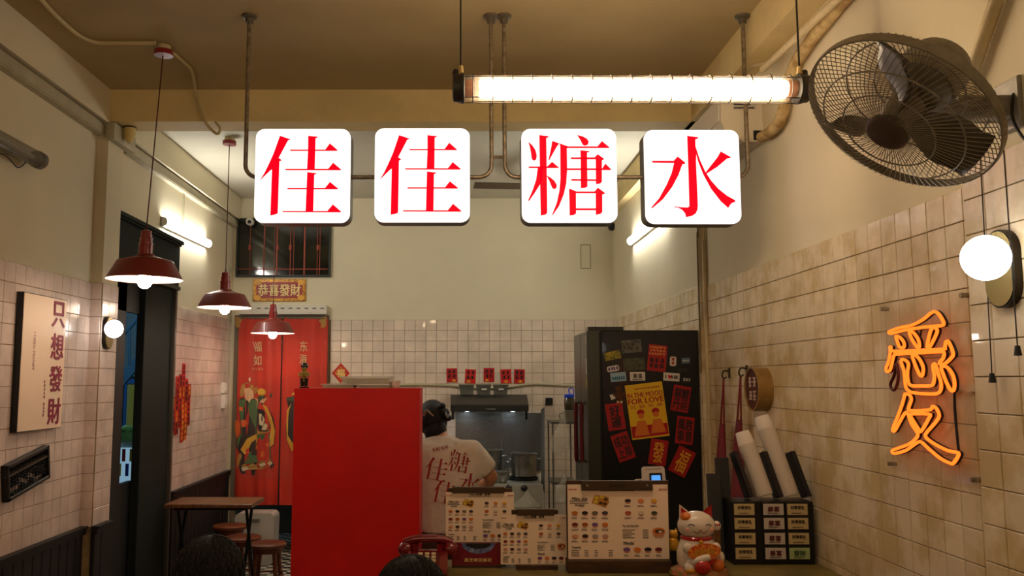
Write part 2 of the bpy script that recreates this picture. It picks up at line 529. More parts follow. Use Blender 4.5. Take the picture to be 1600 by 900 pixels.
# side room seen through the gap
sr_wall = M('side room wall paint', (120, 140, 150), 0.8)
struct('wall_side_room', MB().box((-6.2, 9.9, 0), (XL - 0.2, 10.1, 3.3)).box((-6.2, 4.4, 0), (-6.0, 10.1, 3.3)).box((-6.2, 4.3, 0), (XL - 0.2, 4.4, 3.3)), sr_wall)
struct('ceiling_side_room', MB().box((-6.2, 4.3, 3.3), (XL - 0.2, 10.1, 3.4)), sr_wall)
YS = 8.8
st = thing('staircase', 'blue lit steel stair rising beyond the open door', 'stairs', at(200, 740, Y=YS).xy.to_3d())
blue_steel = M('blue grey steel', (70, 110, 140), 0.4, metal=0.3)
p0, p1 = at(178, 595, Y=YS), at(232, 535, Y=YS)
q0, q1 = at(178, 618, Y=YS), at(232, 556, Y=YS)
MB().add([p0, p1, q1, q0, p0 + Vector((0, .05, 0)), p1 + Vector((0, .05, 0)), q1 + Vector((0, .05, 0)), q0 + Vector((0, .05, 0))],
         [(0, 1, 2, 3), (7, 6, 5, 4), (0, 4, 5, 1), (1, 5, 6, 2), (2, 6, 7, 3), (3, 7, 4, 0)]).build('stringer', blue_steel, st)
for k in range(4):
    c = at(186 + 11 * k, 590 - 12 * k, Y=YS)
    MB().box((c.x - 0.02, YS + 0.05, c.z - 0.015), (c.x + 0.12, YS + 0.45, c.z + 0.015)).build('tread', blue_steel, st)
MB().tube([at(178, 540, Y=YS), at(232, 478, Y=YS)], 0.02).build('handrail', blue_steel, st)
for k in range(3):
    MB().tube([at(190 + 12 * k, 528 - 14 * k, Y=YS), at(190 + 12 * k, 582 - 13 * k, Y=YS)], 0.012, 6).build('baluster', blue_steel, st)
MB().box((at(186, 590, Y=YS).x - 0.05, YS + 0.02, 0), (at(186, 590, Y=YS).x + 0.02, YS + 0.1, at(186, 600, Y=YS).z)).build('newel_post', blue_steel, st)
cup = thing('cupboard', 'yellow panelled cupboard with blue frame beyond the open door', 'cupboard', (at(206, 590, Y=9.6).x, 9.6, 0))
fcb = FRONT((at(194, 590, Y=9.6).x, 9.6, 0))
MB().fbox(fcb, 0, 0, -0.25, 0.5, 1.68, 0).build('body', M('pale side cupboard', (190, 180, 120), 0.6), cup)
for b0, b1 in ((0.2, 0.95), (1.02, 1.6)):
    MB().fbox(fcb, 0.06, b0, 0, 0.44, b1, 0.012, 0.004).build('door_panel', M('yellow cupboard panel', (196, 172, 70), 0.5), cup)
MB().fbox(fcb, -0.02, 0, 0, 0.04, 1.7, 0.02).fbox(fcb, 0.46, 0, 0, 0.52, 1.7, 0.02).fbox(fcb, 0.04, 0.96, 0, 0.46, 1.01, 0.02).fbox(
    fcb, 0.04, 1.62, 0, 0.46, 1.70, 0.02).build('frame', M('blue door frame', (40, 100, 170), 0.5), cup)
pl = at(196, 689, Y=7.9)
dc = thing('drinks_cooler', 'small bright drinks cooler behind the gap of the door', 'cooler', (pl.x, 7.9, 0))
fdc = FRONT((pl.x - 0.02, 7.9, 0))
MB().fbox(fdc, -0.28, 0, -0.4, 0.16, pl.z, 0).build('body', M('white cooler body', (190, 200, 205), 0.4), dc)
MB().fbox(fdc, -0.22, 0.3, 0, 0.1, pl.z - 0.06, 0.01).build('lit_front', EM('cooler light', (0.4, 0.68, 0.9), 0.45), dc)
for k in range(6):
    b = (0.80, 0.93)[k % 2]; a = -0.10 + 0.034 * k
    MB().fbox(fdc, a, b, 0.01, a + 0.028, b + 0.11, 0.02).build('drink_can', M('can %d' % (k % 3), [(170, 30, 30), (30, 60, 170), (190, 160, 40)][k % 3], 0.4), dc)
bsk = MB().lathe((pl.x + 0.02, 7.75, pl.z), [(0.09, 0.0), (0.13, 0.03), (0.14, 0.09), (0.12, 0.09), (0.10, 0.02)], seg=14)
for k in range(14): bsk.ball((pl.x + 0.02 + random.uniform(-.08, .08), 7.75 + random.uniform(-.08, .08), pl.z + 0.09 + random.uniform(0, .03)), 0.035, seg=8, rings=5)
bsk.build('herb_bowl', M('green herb bowl', (110, 150, 90), 0.6), label='bowl of green leaves on the small drinks cooler', cat='bowl')
ld = bpy.data.lights.new('side room lamp', 'POINT'); ld.energy = 38; ld.color = (0.5, 0.8, 1.0); ld.shadow_soft_size = 0.2
lo = bpy.data.objects.new('side_room_lamp', ld); COL.objects.link(lo); lo.location = (-3.6, 7.4, 2.9)

# upper window on the back wall
w1 = thing('window_1', None, None, at(443, 430, Y=YB)); w1['kind'] = 'structure'
A, B = at(372, 430, Y=YB), at(515, 345, Y=YB)
fw = FRONT((A.x, YB, A.z)); ww, wh = B.x - A.x, B.z - A.z
MB().fbox(fw, 0, 0, -0.02, ww, wh, 0.006).build('pane', M('dark window glass', (16, 20, 17), 0.08, spec=0.8), w1)
fr_m = M('dark window frame', (36, 40, 34), 0.5)
MB().fbox(fw, -0.02, -0.02, 0, ww + 0.02, 0, 0.03).fbox(fw, -0.02, wh, 0, ww + 0.02, wh + 0.02, 0.03).fbox(fw, -0.02, 0, 0, 0, wh, 0.03).fbox(
    fw, ww, 0, 0, ww + 0.02, wh, 0.03).build('window_frame', fr_m, w1)
barm = M('faded red window bar', (150, 62, 44), 0.6)
for px, wd in ((413, .010), (433, .012), (454, .007), (459, .005), (476, .014), (496, .005), (500, .005), (391, .005)):
    a = at(px, 400, Y=YB).x - A.x
    MB().fbox(fw, a - wd / 2, 0.0, 0.006, a + wd / 2, wh, 0.014).build('bar', barm, w1)
for px in (391, 434, 454, 497):
    a = at(px, 387, Y=YB); MB().fbox(fw, a.x - A.x - .012, a.z - A.z - .025, 0.014, a.x - A.x + .012, a.z - A.z + .025, 0.018).build('catch', barm, w1)
MB().fbox(fw, 0, 0.055, 0.006, ww, 0.063, 0.016).build('bar', barm, w1)

# access hatch outline on the back wall
fh = FRONT(at(915, 401, Y=YB))
tr = MB()
for a0, b0, a1, b1 in ((-.05, -.12, -.044, .12), (.044, -.12, .05, .12), (-.05, .114, .05, .12), (-.05, -.12, .05, -.114)): tr.fbox(fh, a0, b0, 0, a1, b1, 0.004)
hp = struct('trim_1', tr, M('olive hatch seam', (128, 118, 84), 0.7))

# ================================================================== THE FOUR SIGN BOXES
white_em = EM('sign face light', (1.0, 0.93, 0.88), L_SIGN)
red_em = M('backlit red vinyl', (70, 0, 2), 0.6, emit=1.0, ecol=(1.0, 0.0, 0.012), spec=0.1)
case_m = M('grey sign casing', (96, 88, 76), 0.45, metal=0.4)
pipe_m = M('worn grey steel pipe', (158, 142, 118), 0.38, metal=0.6, var=0.3, scale=40)
YSG = 4.12
GA = [[(308,116),(397,146),(374,155),(296,300),(322,320),(302,328),(284,757),(262,768),(222,775),(240,395),(228,402),(136,490),(175,430),(215,350),(255,262)],
 [(540,116),(622,124),(612,133),(601,137),(592,400),(528,400),(538,240)],
 [(388,231),(680,231),(718,179),(782,236),(776,242),(392,242)],
 [(349,391),(703,391),(744,340),(810,397),(804,403),(353,402)],
 [(530,418),(610,428),(600,436),(588,440),(577,742),(514,742)],
 [(363,549),(676,549),(717,499),(784,554),(778,560),(367,560)],
 [(322,738),(695,738),(740,684),(809,744),(802,750),(325,748)]]
GB = [[(134,167),(165,195),(190,232),(203,275),(200,310),(188,322),(172,322),(161,308),(155,260),(147,215)],
 [(225,112),(305,122),(298,132),(283,137),(286,750),(272,766),(230,772)],
 [(210,380),(255,380),(240,500),(185,585),(135,655),(126,650),(165,565),(195,480)],
 [(332,160),(390,182),(368,210),(306,320),(299,318),(318,235)],
 [(133,372),(288,372),(329,333),(385,380),(380,384),(136,384)],
 [(282,446),(315,462),(348,490),(366,522),(366,545),(350,557),(332,553),(318,525),(305,490)],
 [(440,206),(705,206),(741,161),(806,216),(800,220),(440,220)],
 [(536,111),(580,122),(615,140),(632,163),(628,190),(603,201),(582,192),(562,150)],
 [(388,180),(462,206),(452,215),(454,400),(446,510),(425,600),(385,695),(332,770),(326,765),(365,670),(388,570),(397,470),(397,200)],
 [(563,238),(641,245),(634,253),(619,257),(622,535),(605,547),(567,550),(566,300)],
 [(482,297),(680,297),(707,270),(763,311),(742,322),(742,500),(725,513),(693,518),(690,313),(486,311)],
 [(452,387),(745,387),(770,347),(819,396),(812,401),(452,401)],
 [(485,474),(693,477),(693,491),(489,489)],
 [(468,552),(526,574),(527,755),(510,768),(473,773),(470,620)],
 [(520,577),(680,577),(709,545),(772,592),(746,602),(747,745),(730,760),(692,768),(690,592),(520,591)],
 [(525,714),(692,714),(692,730),(525,730)]]
GC = [[(438,122),(530,134),(522,147),(505,152),(507,230),(515,280),(513,330),(533,690),(530,725),(515,755),(485,775),(437,784),(430,755),(405,725),(370,707),(338,704),(340,698),(390,703),(450,706),(463,695),(452,420)],
 [(153,327),(330,327),(362,291),(429,345),(420,352),(402,355),(370,445),(320,540),(245,640),(158,713),(149,707),(215,630),(275,520),(315,425),(333,345),(157,342)],
 [(506,205),(545,320),(590,415),(640,490),(700,555),(770,610),(843,650),(838,660),(810,672),(795,690),(783,710),(720,655),(640,555),(575,440),(530,330),(507,240)],
 [(714,250),(800,298),(792,305),(768,308),(690,375),(600,433),(590,425),(640,360),(690,295)]]
QA = ((110, 55), (893, 55), (880, 838), (80, 835)); QB = ((75, 55), (860, 58), (880, 832), (70, 832)); QC = ((80, 68), (860, 72), (900, 838), (105, 840))
def glyph_uv(p, q):
    (x0, y0), (x1, y1), (x2, y2), (x3, y3) = q
    v = (p[1] - (y0 + y1) / 2) / ((y2 + y3) / 2 - (y0 + y1) / 2)
    xl = x0 + (x3 - x0) * v; xr = x1 + (x2 - x1) * v
    return ((p[0] - xl) / (xr - xl) - 0.5, 0.5 - v)
YFACE = YSG - 0.055
for (cx, cy), glyph, quad, lab in (
        ((472.7, 274.2), GA, QA, 'lit sign box with red character, left of its twin by the first pipe bend'),
        ((659.8, 273.2), GA, QA, 'square lit sign box with red character, hung between its twin and the paired pipes'),
        ((889.5, 274.0), GB, QB, 'square lit sign box with the busiest red character, right of the paired pipes'),
        ((1082, 275.8), GC, QC, 'square lit sign box with the simple red water character, beside the air conditioner')):
    c = at(cx, cy, Y=YFACE)
    s = at(cx, cy - 73.8, Y=YFACE).z - at(cx, cy + 73.8, Y=YFACE).z
    w = 150 * (c - EYEV).dot(_F) / FPX
    t = thing('sign_light_box', lab, 'sign', (c.x, YSG, c.z - s / 2), 'lit character sign boxes')
    f = FRONT(c)
    MB().prism(f, rrect(w, s, 0.045, 6), -0.10, -0.012).build('casing', case_m, t)
    MB().prism(f, rrect(w - 0.004, s - 0.004, 0.043, 6), -0.012, 0.0).build('face', white_em, t, label='glowing white face')
    g = MB()
    for poly in glyph: g.prism(f, [(u * w, v * s) for u, v in (glyph_uv(p, quad) for p in poly)], 0.0, 0.002)
    g.build('character', red_em, t, label='red Chinese character')

def hanger(px_l, px_r, label, link=False):
    zl = at(600, 277, Y=YSG).z
    xa, xb = at(px_l, 150, Y=YSG).x, at(px_r, 150, Y=YSG).x
    t = thing('sign_hanger_pipe', label, 'pipe frame', ((xa + xb) / 2, YSG, zl - 0.012), 'steel pipe frames carrying the sign boxes')
    r = 0.06; f = FRONT((0, YSG, 0)); pts = [f(xa, ZC - 0.03), f(xa, zl + r)]
    pts += arc((xa + r, zl + r), r, PI, 1.5 * PI, 6, f)[1:] + arc((xb - r, zl + r), r, 1.5 * PI, 2 * PI, 6, f)
    pts += [f(xb, ZC - 0.03)]
    MB().tube(pts, 0.0105, 10).build('pipe', pipe_m, t)
    for x in (xa, xb):
        MB().lathe((x, YSG, ZC - 0.035), [(0.014, -0.004), (0.019, -0.003), (0.021, 0.018), (0.036, 0.024), (0.038, 0.035)], seg=16).build('flange', M('dark steel flange', (104, 96, 82), 0.5, metal=0.4), t)
    if link: MB().tube([f(xb, zl + 0.10), f(xb + 0.065, zl + 0.10)], 0.008).build('coupler', pipe_m, t)
    return t
hanger(386.5, 767.5, 'bent steel pipe frame holding the two twin character boxes', True)
hanger(788, 1164.5, 'bent steel pipe frame holding the last two character boxes')

# ================================================================== CAGED TUBE LAMP
def caged_tube(pl, pr, label, on=True, ztop=ZC):
    pl, pr = Vector(pl), Vector(pr); ax = (pr - pl).normalized(); L = (pr - pl).length
    t = thing('caged_tube_lamp', label, 'tube lamp', (pl + pr) / 2 - Vector((0, 0, 0.06)))
    R = 0.052
    cap_m = M('dark grey lamp cap', (58, 56, 50), 0.5, metal=0.3)
    wire_m = M('lamp cage wire', (44, 36, 28), 0.5)
    for e, d in ((pl, 1), (pr, -1)):
        MB().lathe(e, [(0.035, 0), (0.05, 0.004), (0.053, 0.03), (0.056, 0.032), (0.056, 0.042), (0.048, 0.046)], axis=ax * d, seg=20).build('end_cap', cap_m, t)
        MB().lathe(e + ax * d * 0.012 + Vector((0, 0, 0.045)), [(0.012, 0), (0.012, 0.02), (0.008, 0.026)], seg=10).build('cable_gland', cap_m, t)
        top = e + ax * d * 0.03 + Vector((0, 0, 0.05))
        MB().tube([top, top + Vector((0, 0, 0.035))], [0.012, 0.009], 8).build('hanging_clip', M('cream clip', (186, 160, 104), 0.6), t)
        MB().tube([top + Vector((0, 0, 0.035)), Vector((top.x, top.y, ztop))], 0.0035, 6).build('cable', M('black cable', (18, 16, 14), 0.5), t)
    g = MB().tube([pl + ax * 0.04, pr - ax * 0.04], 0.046, 24, caps=False)
    g.build('glass_tube', M('clear lamp glass', (250, 240, 225), 0.05, alpha=0.10), t)
    z = Vector((0, 0, 1)); y = ax.cross(z)
    for dy, dz in ((0.0, -0.019), (-0.002, 0.017)):
        MB().tube([pl + ax * 0.10 + y * dy + z * dz, pr - ax * 0.085 + y * dy + z * dz], 0.016, 14).build(
            'fluorescent_tube', EM('added front fill light', (1.0, 0.72, 0.45), L_TUBE * 1.35) if not on else EM('tube lamp light', (1.0, 0.74, 0.48), L_TUBE), t)  # not on: the added front lamp, which glows as well
    for e in (pl + ax * 0.055, pr - ax * 0.055):
        MB().lathe(e - ax * 0.025, [(0.0, 0), (0.03, 0.0), (0.032, 0.05), (0.0, 0.05)], axis=ax, seg=14).build('tube_holder', M('pinkish tube holder', (205, 150, 120), 0.5), t)
    n = 17
    for i in range(n):
        c = pl + ax * (0.075 + (L - 0.15) * i / (n - 1))
        pts = [c + y * (math.cos(a) * R) + z * (math.sin(a) * R) for a in [2 * PI * k / 18 for k in range(18)]]
        MB().tube(pts, 0.0021, 5, closed=True).build('cage_ring', wire_m, t)
    for a in (0.6, 1.9, 3.4, 4.4, 5.3):
        d = y * (math.cos(a) * R) + z * (math.sin(a) * R)
        MB().tube([pl + ax * 0.02 + d, pr - ax * 0.02 + d], 0.0019, 5).build('cage_wire', wire_m, t)
    return t
YT = 3.08
caged_tube(at(707, 138, Y=YT), at(1263, 139, Y=YT), 'lit caged fluorescent tube hanging from two black cables before the sign')
caged_tube((-1.2, -0.2, 2.75), (0.1, -0.2, 2.75), 'unseen caged tube lamp added behind the camera to light the front', False)  # unseen fill lamp, added to throw warm light on the front surfaces

# ================================================================== PENDANT LAMPS
red_enamel = M('dark red enamel', (142, 26, 26), 0.35, coat=0.5, var=0.08, scale=12)
lining = M('white enamel lining', (245, 238, 228), 0.5)
def pendant(px, py, Y, label, canopy=False, canx=None):
    c = at(px, py, Y=Y); x, y, z = c
    t = thing('pendant_lamp', label, 'lamp', (x, y, z), 'red enamel pendant lamps')
    MB().lathe(c, [(0.194, 0.0), (0.191, 0.008), (0.146, 0.090), (0.139, 0.099), (0.075, 0.116), (0.05, 0.124), (0.044, 0.134), (0.02, 0.136)], seg=36, cap=False).build('shade', M('faded red enamel', (128, 44, 36), 0.42, coat=0.3, var=0.08, scale=12), t)
    MB().lathe(c, [(0.1935, 0.001), (0.186, 0.008), (0.142, 0.085), (0.134, 0.092), (0.08, 0.108), (0.03, 0.120)], seg=36, cap=False).build('shade_lining', lining, t)
    MB().lathe(c, [(0.036, 0.134), (0.035, 0.186), (0.039, 0.187), (0.039, 0.193), (0.032, 0.194), (0.031, 0.216), (0.034, 0.217), (0.034, 0.222), (0.028, 0.223), (0.027, 0.258), (0.012, 0.264), (0.0, 0.270)], seg=20).build('socket', red_enamel, t)
    MB().ball(c + Vector((0, 0, -0.006)), 0.038, 0.038, 0.042, 16, 10).lathe(c + Vector((0, 0, 0.03)), [(0.024, 0), (0.016, 0.05), (0.016, 0.09)], seg=12).build('bulb', EM('bulb light', (1.0, 0.76, 0.58), L_BULB), t)
    top = Vector((canx if canx is not None else x, y, ZC if y < YP else ZC))
    MB().tube([c + Vector((0, 0, 0.27)), c + Vector((0, 0, 0.29)), top - Vector((0, 0, 0.0))], [0.007, 0.0032, 0.0032], 6).build('cord', M('dark red cord', (84, 20, 20), 0.7), t)
    MB().lathe(top - Vector((0, 0, 0.055)), [(0.0, 0.0), (0.05, 0.0), (0.05, 0.028), (0.0, 0.028)], seg=22).build('canopy', red_enamel, t)
    MB().lathe(top - Vector((0, 0, 0.027)), [(0.036, 0.0), (0.036, 0.027)], seg=18).build('ceiling_rose', M('cream plastic', (206, 190, 150), 0.5), t)
    return t
pendant(226, 437, 4.51, 'red enamel pendant lamp before the green door, its canopy on the front ceiling', canx=-1.60)
pendant(351, 481, 6.28, 'red enamel pendant lamp hanging beside the wall batten, before the red cloth curtain edge')
pendant(426, 521, 7.75, 'faded pink red pendant lamp hanging right in front of the red door curtain')

# ================================================================== WALL BATTENS
def batten(p0, p1, n, label):
    p0, p1 = Vector(p0), Vector(p1); ax = (p1 - p0).normalized(); n = Vector(n); L = (p1 - p0).length
    t = thing('led_batten', label, 'light', (p0 + p1) / 2, 'white wall battens in the back room')
    f = Fr(p0, ax, n.cross(ax) if n.cross(ax).z > 0 else ax.cross(n), n)
    MB().fbox(f, 0, -0.036, 0, L, 0.036, 0.022, 0.004).build('housing', M('white batten housing', (225, 222, 212), 0.4), t)
    prof = [(0.033 * math.cos(a), 0.022 + 0.03 * math.sin(a)) for a in [PI * k / 8 for k in range(9)]]
    vs = [f(a, b, c) for a in (0.012, L - 0.012) for b, c in prof]
    MB().add(vs, [(k, k + 1, 10 + k, 9 + k) for k in range(8)] + [tuple(range(9)), tuple(range(17, 8, -1))], False).build('diffuser', EM('batten light', (1.0, 0.97, 0.90), L_BATTEN), t)
    for a0, a1 in ((0, 0.012), (L - 0.012, L)):
        MB().prism(Fr(f(a0, 0, 0), f.u, f.n, f.r), [(b * 1.08, c * 1.04) for b, c in prof] + [(-0.036, 0), (0.036, 0)], 0, a1 - a0).build('end_cap', M('white batten housing', (225, 222, 212)), t)
batten(at(250, 346, X=XL), at(322, 381, X=XL), (1, 0, 0), 'glowing white batten on the plaster above the dark door')
batten(at(989, 377, X=XRF), at(1046, 331, X=XRF), (-1, 0, 0), 'glowing white batten on the far right wall above the fridge')

# ================================================================== GLOBE WALL LAMPS
def sconce(plate_c, globe_c, n, w, h, r, label):
    t = thing('globe_wall_lamp', label, 'wall lamp', plate_c - Vector((0, 0, h / 2)), 'globe wall lamps on capsule plates')
    f = Fr(plate_c, (0, 1, 0) if n > 0 else (0, -1, 0), (0, 0, 1))
    MB().prism(f, rrect(w, h, w / 2 - 0.001, 8), 0, 0.022).build('backplate_rim', M('dark bronze', (48, 40, 30), 0.4, metal=0.7), t)
    MB().prism(f, rrect(w * 0.92, h * 0.95, w * 0.46 - 0.001, 8), 0.022, 0.025).build('backplate', M('brushed olive brass', (150, 132, 84), 0.2, metal=0.95), t)
    MB().tube([plate_c + Vector((n * 0.02, 0, h * 0.12)), (plate_c + globe_c) / 2 + Vector((0, 0, h * .12)), globe_c + Vector((0, 0, r * 0.7))], 0.006, 8).build('arm', M('dark bronze', (48, 40, 30)), t)
    MB().ball(globe_c, r, seg=28, rings=16).build('globe', EM('globe light', (1.0, 0.97, 0.93), L_GLOBE), t)
sconce(at(1578, 420, X=XRP) + Vector((-0.008, 0, 0)), at(1540, 403, X=1.395), -1, 0.13, 0.215, 0.060, 'white glowing globe lamp on the right wall beside the fan pull cords')
sconce(at(163, 520, X=XLP) + Vector((0.009, 0, 0)), at(178, 514, X=-2.075), 1, 0.115, 0.20, 0.054, 'white glowing globe lamp on the tiled pillar beside the dark door')

# ================================================================== NEON CHARACTER
def nz(p, X=XR - 0.045): return at(1370 + p[0] * 0.3, 470 + p[1] * 0.3, X=X)
NL = [[(65,160),(120,140),(180,128),(240,98),(280,65),(305,57),(325,72),(345,105),(348,122),(330,130),(240,138),(150,152),(75,170)],
 [(100,185),(120,190),(140,215),(142,240),(128,245),(115,235),(105,205)],
 [(170,160),(190,165),(215,200),(222,235),(212,243),(185,205),(172,175)],
 [(300,140),(315,155),(300,195),(275,240),(262,240),(270,195),(283,150)],
 [(75,240),(85,262),(215,258),(345,252),(355,240),(360,215),(375,215),(398,275),(385,300),(350,330),(325,325),(345,300),(350,272),(330,265),(220,271),(110,278),(90,283),(78,330),(68,362),(52,368),(48,350),(60,320),(70,270),(68,245)],
 [(130,305),(150,310),(165,330),(160,370),(162,410),(175,440),(230,443),(280,442),(295,430),(300,390),(292,340),(305,330),(320,380),(335,430),(330,470),(300,485),(200,480),(165,468),(150,445),(145,400),(140,360),(128,325)],
 [(185,280),(215,295),(240,340),(240,380),(230,392),(215,370),(195,320)],
 [(335,345),(365,345),(395,385),(405,430),(400,465),(385,465),(365,430),(345,380)],
 [(150,485),(170,490),(180,515),(165,560),(180,572),(275,568),(290,550),(310,560),(325,600),(300,640),(260,685),(255,710),(300,745),(370,780),(420,790),(425,805),(400,845),(380,845),(330,820),(270,770),(230,735),(200,745),(150,780),(90,795),(80,780),(110,768),(170,745),(205,715),(212,690),(180,640),(155,580),(125,620),(95,675),(82,670),(110,600),(135,530),(145,490)],
 [(172,590),(270,590),(272,610),(230,680),(215,665),(175,600)]]
ne = thing('neon_sign', 'orange neon outline character on a clear board fixed to the right wall tiles', 'neon sign', nz((250, 860)))
neon_m = EM('orange neon', (1.0, 0.135, 0.012), L_NEON)
back_m = M('black neon backing', (20, 12, 10), 0.5)
for lp in NL:
    pts = smooth_path([nz(p) for p in lp], 3, True)
    o = MB().tube(pts, 0.0052, 8, closed=True).build('neon_tube', neon_m, ne, label='glowing orange tube')
    MB().tube([p + Vector((0.009, 0, 0)) for p in pts], 0.0058, 6, closed=True).build('tube_backing', back_m, o)
pts = smooth_path([nz(p) for p in [(105,335),(112,390),(105,440),(90,465),(75,455),(72,430),(90,390),(98,340)]], 3, True)
MB().tube(pts, 0.0055, 8, closed=True).build('unlit_tube', M('unlit dull red tube', (90, 34, 24), 0.4), ne, label='unlit dull red tube')
a0, a1 = at(1374, 470, X=XR - 0.03), at(1527, 760, X=XR - 0.03)
MB().fbox(RIGHTW((XR - 0.026, a0.y, a1.z)), 0, 0, 0, a0.y - a1.y, at(1450, 462, X=XR - .03).z - a1.z, 0.005).build('clear_board', M('clear acrylic', (225, 205, 165), 0.12, alpha=0.16, coat=0.5), ne)
for u, v in ((0.03, 0.03), (0.97, 0.03), (0.03, 0.97), (0.97, 0.97)):
    yy = a0.y + (a1.y - a0.y) * u; zz = a1.z + (at(1450, 462, X=XR - .03).z - a1.z) * v
    MB().lathe((XR - 0.006, yy, zz), [(0.008, 0), (0.008, 0.03), (0.0, 0.031)], axis=(-1, 0, 0), seg=10).build('standoff', pipe_m, ne)
MB().tube(smooth_path([nz(p, XR - 0.035) for p in [(405, 470), (405, 540), (412, 640), (420, 720), (428, 800)]], 4), 0.004, 6).build('cable', back_m, ne)
MB().tube(smooth_path([nz(p, XR - 0.035) for p in [(232, 150), (226, 190), (222, 235)]], 3), 0.003, 6).build('cable', back_m, ne)
c0, c1 = at(1490, 606, X=XR - 0.012), at(1566, 612, X=XR - 0.012)
MB().box((XR - 0.022, 2.53, c0.z - 0.010), (XR - 0.006, c0.y, c0.z + 0.010)).build('cable_duct', M('white plastic duct', (205, 192, 165), 0.5), label='thin white cable duct running from the neon sign along the tiles', cat='cable duct')

# ================================================================== WALL FAN
fan_grey = M('dusty grey fan metal', (150, 142, 124), 0.5, metal=0.1, var=0.15, scale=30)
fan_dark = M('dark fan plastic', (92, 86, 74), 0.45, var=0.15, scale=20)
fc = at(1408, 178, Y=2.08)
vr = (fc - EYEV).normalized()
sx = Vector((1, 0, 0)); sx = (sx - vr * sx.dot(vr)).normalized(); sy = vr.cross(sx).normalized()
if sy.z > 0: sy = -sy                       # screen down
tl = math.acos(0.62)
fn = (-vr * math.cos(tl) + (sx * -0.51 + sy * 0.86).normalized() * math.sin(tl)).normalized()
fa = fn.orthogonal().normalized(); fb2 = fn.cross(fa)
def fp(r, a, h): return fc + (fa * math.cos(a) + fb2 * math.sin(a)) * r + fn * h
FR = 0.236
fan = thing('wall_fan', 'dusty grey caged wall fan on a bracket above the tiled right wall', 'fan', at(1575, 200, X=XRP))
def guard(name, sign, depth, r0, nw):
    m = MB()
    for k in range(nw):
        a = 2 * PI * k / nw
        m.tube([fp(r0 + (FR - r0) * u, a + 0.35 * (1 - u), sign * (0.018 + depth * (1 - u ** 2.6))) for u in (0, .25, .5, .75, .92, 1)], 0.0011, 4, caps=False)
    for u in (0.35, 0.68):
        m.tube([fp(r0 + (FR - r0) * u, 2 * PI * k / 40, sign * (0.016 + depth * (1 - u ** 2.6))) for k in range(40)], 0.0022, 5, closed=True)
    m.build(name, fan_grey, fan, kind='stuff')
guard('front_guard', 1, 0.05, 0.05, 84)
guard('rear_guard', -1, 0.075, 0.05, 84)
m = MB()
rb = []
m.lathe(fc, [(FR, -0.012), (FR + 0.004, -0.012), (FR + 0.006, 0.0), (FR + 0.004, 0.012), (FR, 0.012)], axis=fn, seg=64, closed_profile=True)
m.build('guard_rim', fan_grey, fan)
MB().lathe(fc, [(0.0, 0.078), (0.044, 0.078), (0.052, 0.072), (0.053, 0.058), (0.0, 0.056)], axis=fn, seg=28).build('badge', M('brownish fan badge', (78, 64, 54), 0.4), fan)
MB().lathe(fc, [(0.0, 0.045), (0.035, 0.04), (0.046, 0.0), (0.046, -0.03), (0.0, -0.03)], axis=fn, seg=24).build('hub', M('grey hub', (120, 112, 98), 0.4), fan)
for k in range(3):
    a0 = 2 * PI * k / 3 - 0.2
    gr = []
    for i in range(7):
        r = 0.035 + 0.175 * i / 6
        wd = 0.42 + 0.35 * math.sin(PI * min(1, i / 5.0)) * (1 if i < 6 else 0.8)
        gr.append([fp(r, a0 + wd * (j / 6 - 0.5) * 1.25, 0.03 - 0.06 * j / 6) for j in range(7)])
    b = MB().sheet(gr)
    o = b.build('blade', fan_dark, fan)
    so = o.modifiers.new('solid', 'SOLIDIFY'); so.thickness = 0.003
MB().lathe(fc, [(0.0, -0.08), (0.06, -0.08), (0.082, -0.095), (0.085, -0.165), (0.075, -0.195), (0.0, -0.205)], axis=fn, seg=28).build('motor_housing', fan_grey, fan)
MB().lathe(fc, [(0.015, -0.03), (0.015, -0.10)], axis=fn, seg=10).build('shaft', pipe_m, fan)
bp = at(1580, 163, X=XRP)
mo = fp(0, 0, -0.13)
mid = Vector((bp.x - 0.09, bp.y + 0.01, bp.z - 0.01))
MB().tube([mo + Vector((0, 0, -0.05)), (mo + mid) / 2 + Vector((0, 0, -0.05)), mid], [0.035, 0.03, 0.026], 10).build('neck', fan_dark, fan)
MB().fbox(Fr(mid, (1, 0, 0), (0, 0, 1)), -0.06, -0.032, -0.028, 0.085, 0.032, 0.028, 0.006).build('arm', fan_grey, fan)
MB().lathe(mid + Vector((0.0, -0.028, 0)), [(0.018, 0), (0.016, 0.014), (0.0, 0.016)], axis=(0, -1, 0), seg=14).build('knob', fan_dark, fan)
MB().fbox(RIGHTW((XRP, bp.y, bp.z)), -0.05, -0.075, 0, 0.05, 0.065, 0.012, 0.003).build('wall_plate', fan_grey, fan)
MB().tube(smooth_path([bp + Vector((-0.012, -0.03, 0.02)), bp + Vector((-0.03, -0.05, -0.06)), bp + Vector((-0.02, -0.1, -0.14)), bp + Vector((-0.004, -0.2, -0.16))], 5), 0.004, 6).build('power_cable', back_m, fan)
for (x0, y0, x1, y1, yc) in ((1531, 235, 1547, 583, 2.40), (1566, 205, 1590, 540, 2.26)):
    q0 = at(x0, y0, Y=yc); q1 = at(x1, y1, Y=yc); q1 = Vector((q0.x + (q1.x - q0.x) * .6, q0.y, q1.z))
    o = MB().tube([q0, q1], 0.0017, 5).build('pull_cord', back_m, fan)
    MB().lathe(q1, [(0.006, 0.0), (0.009, -0.02), (0.010, -0.026), (0.0, -0.027)], seg=10).build('cord_pull', back_m, o)

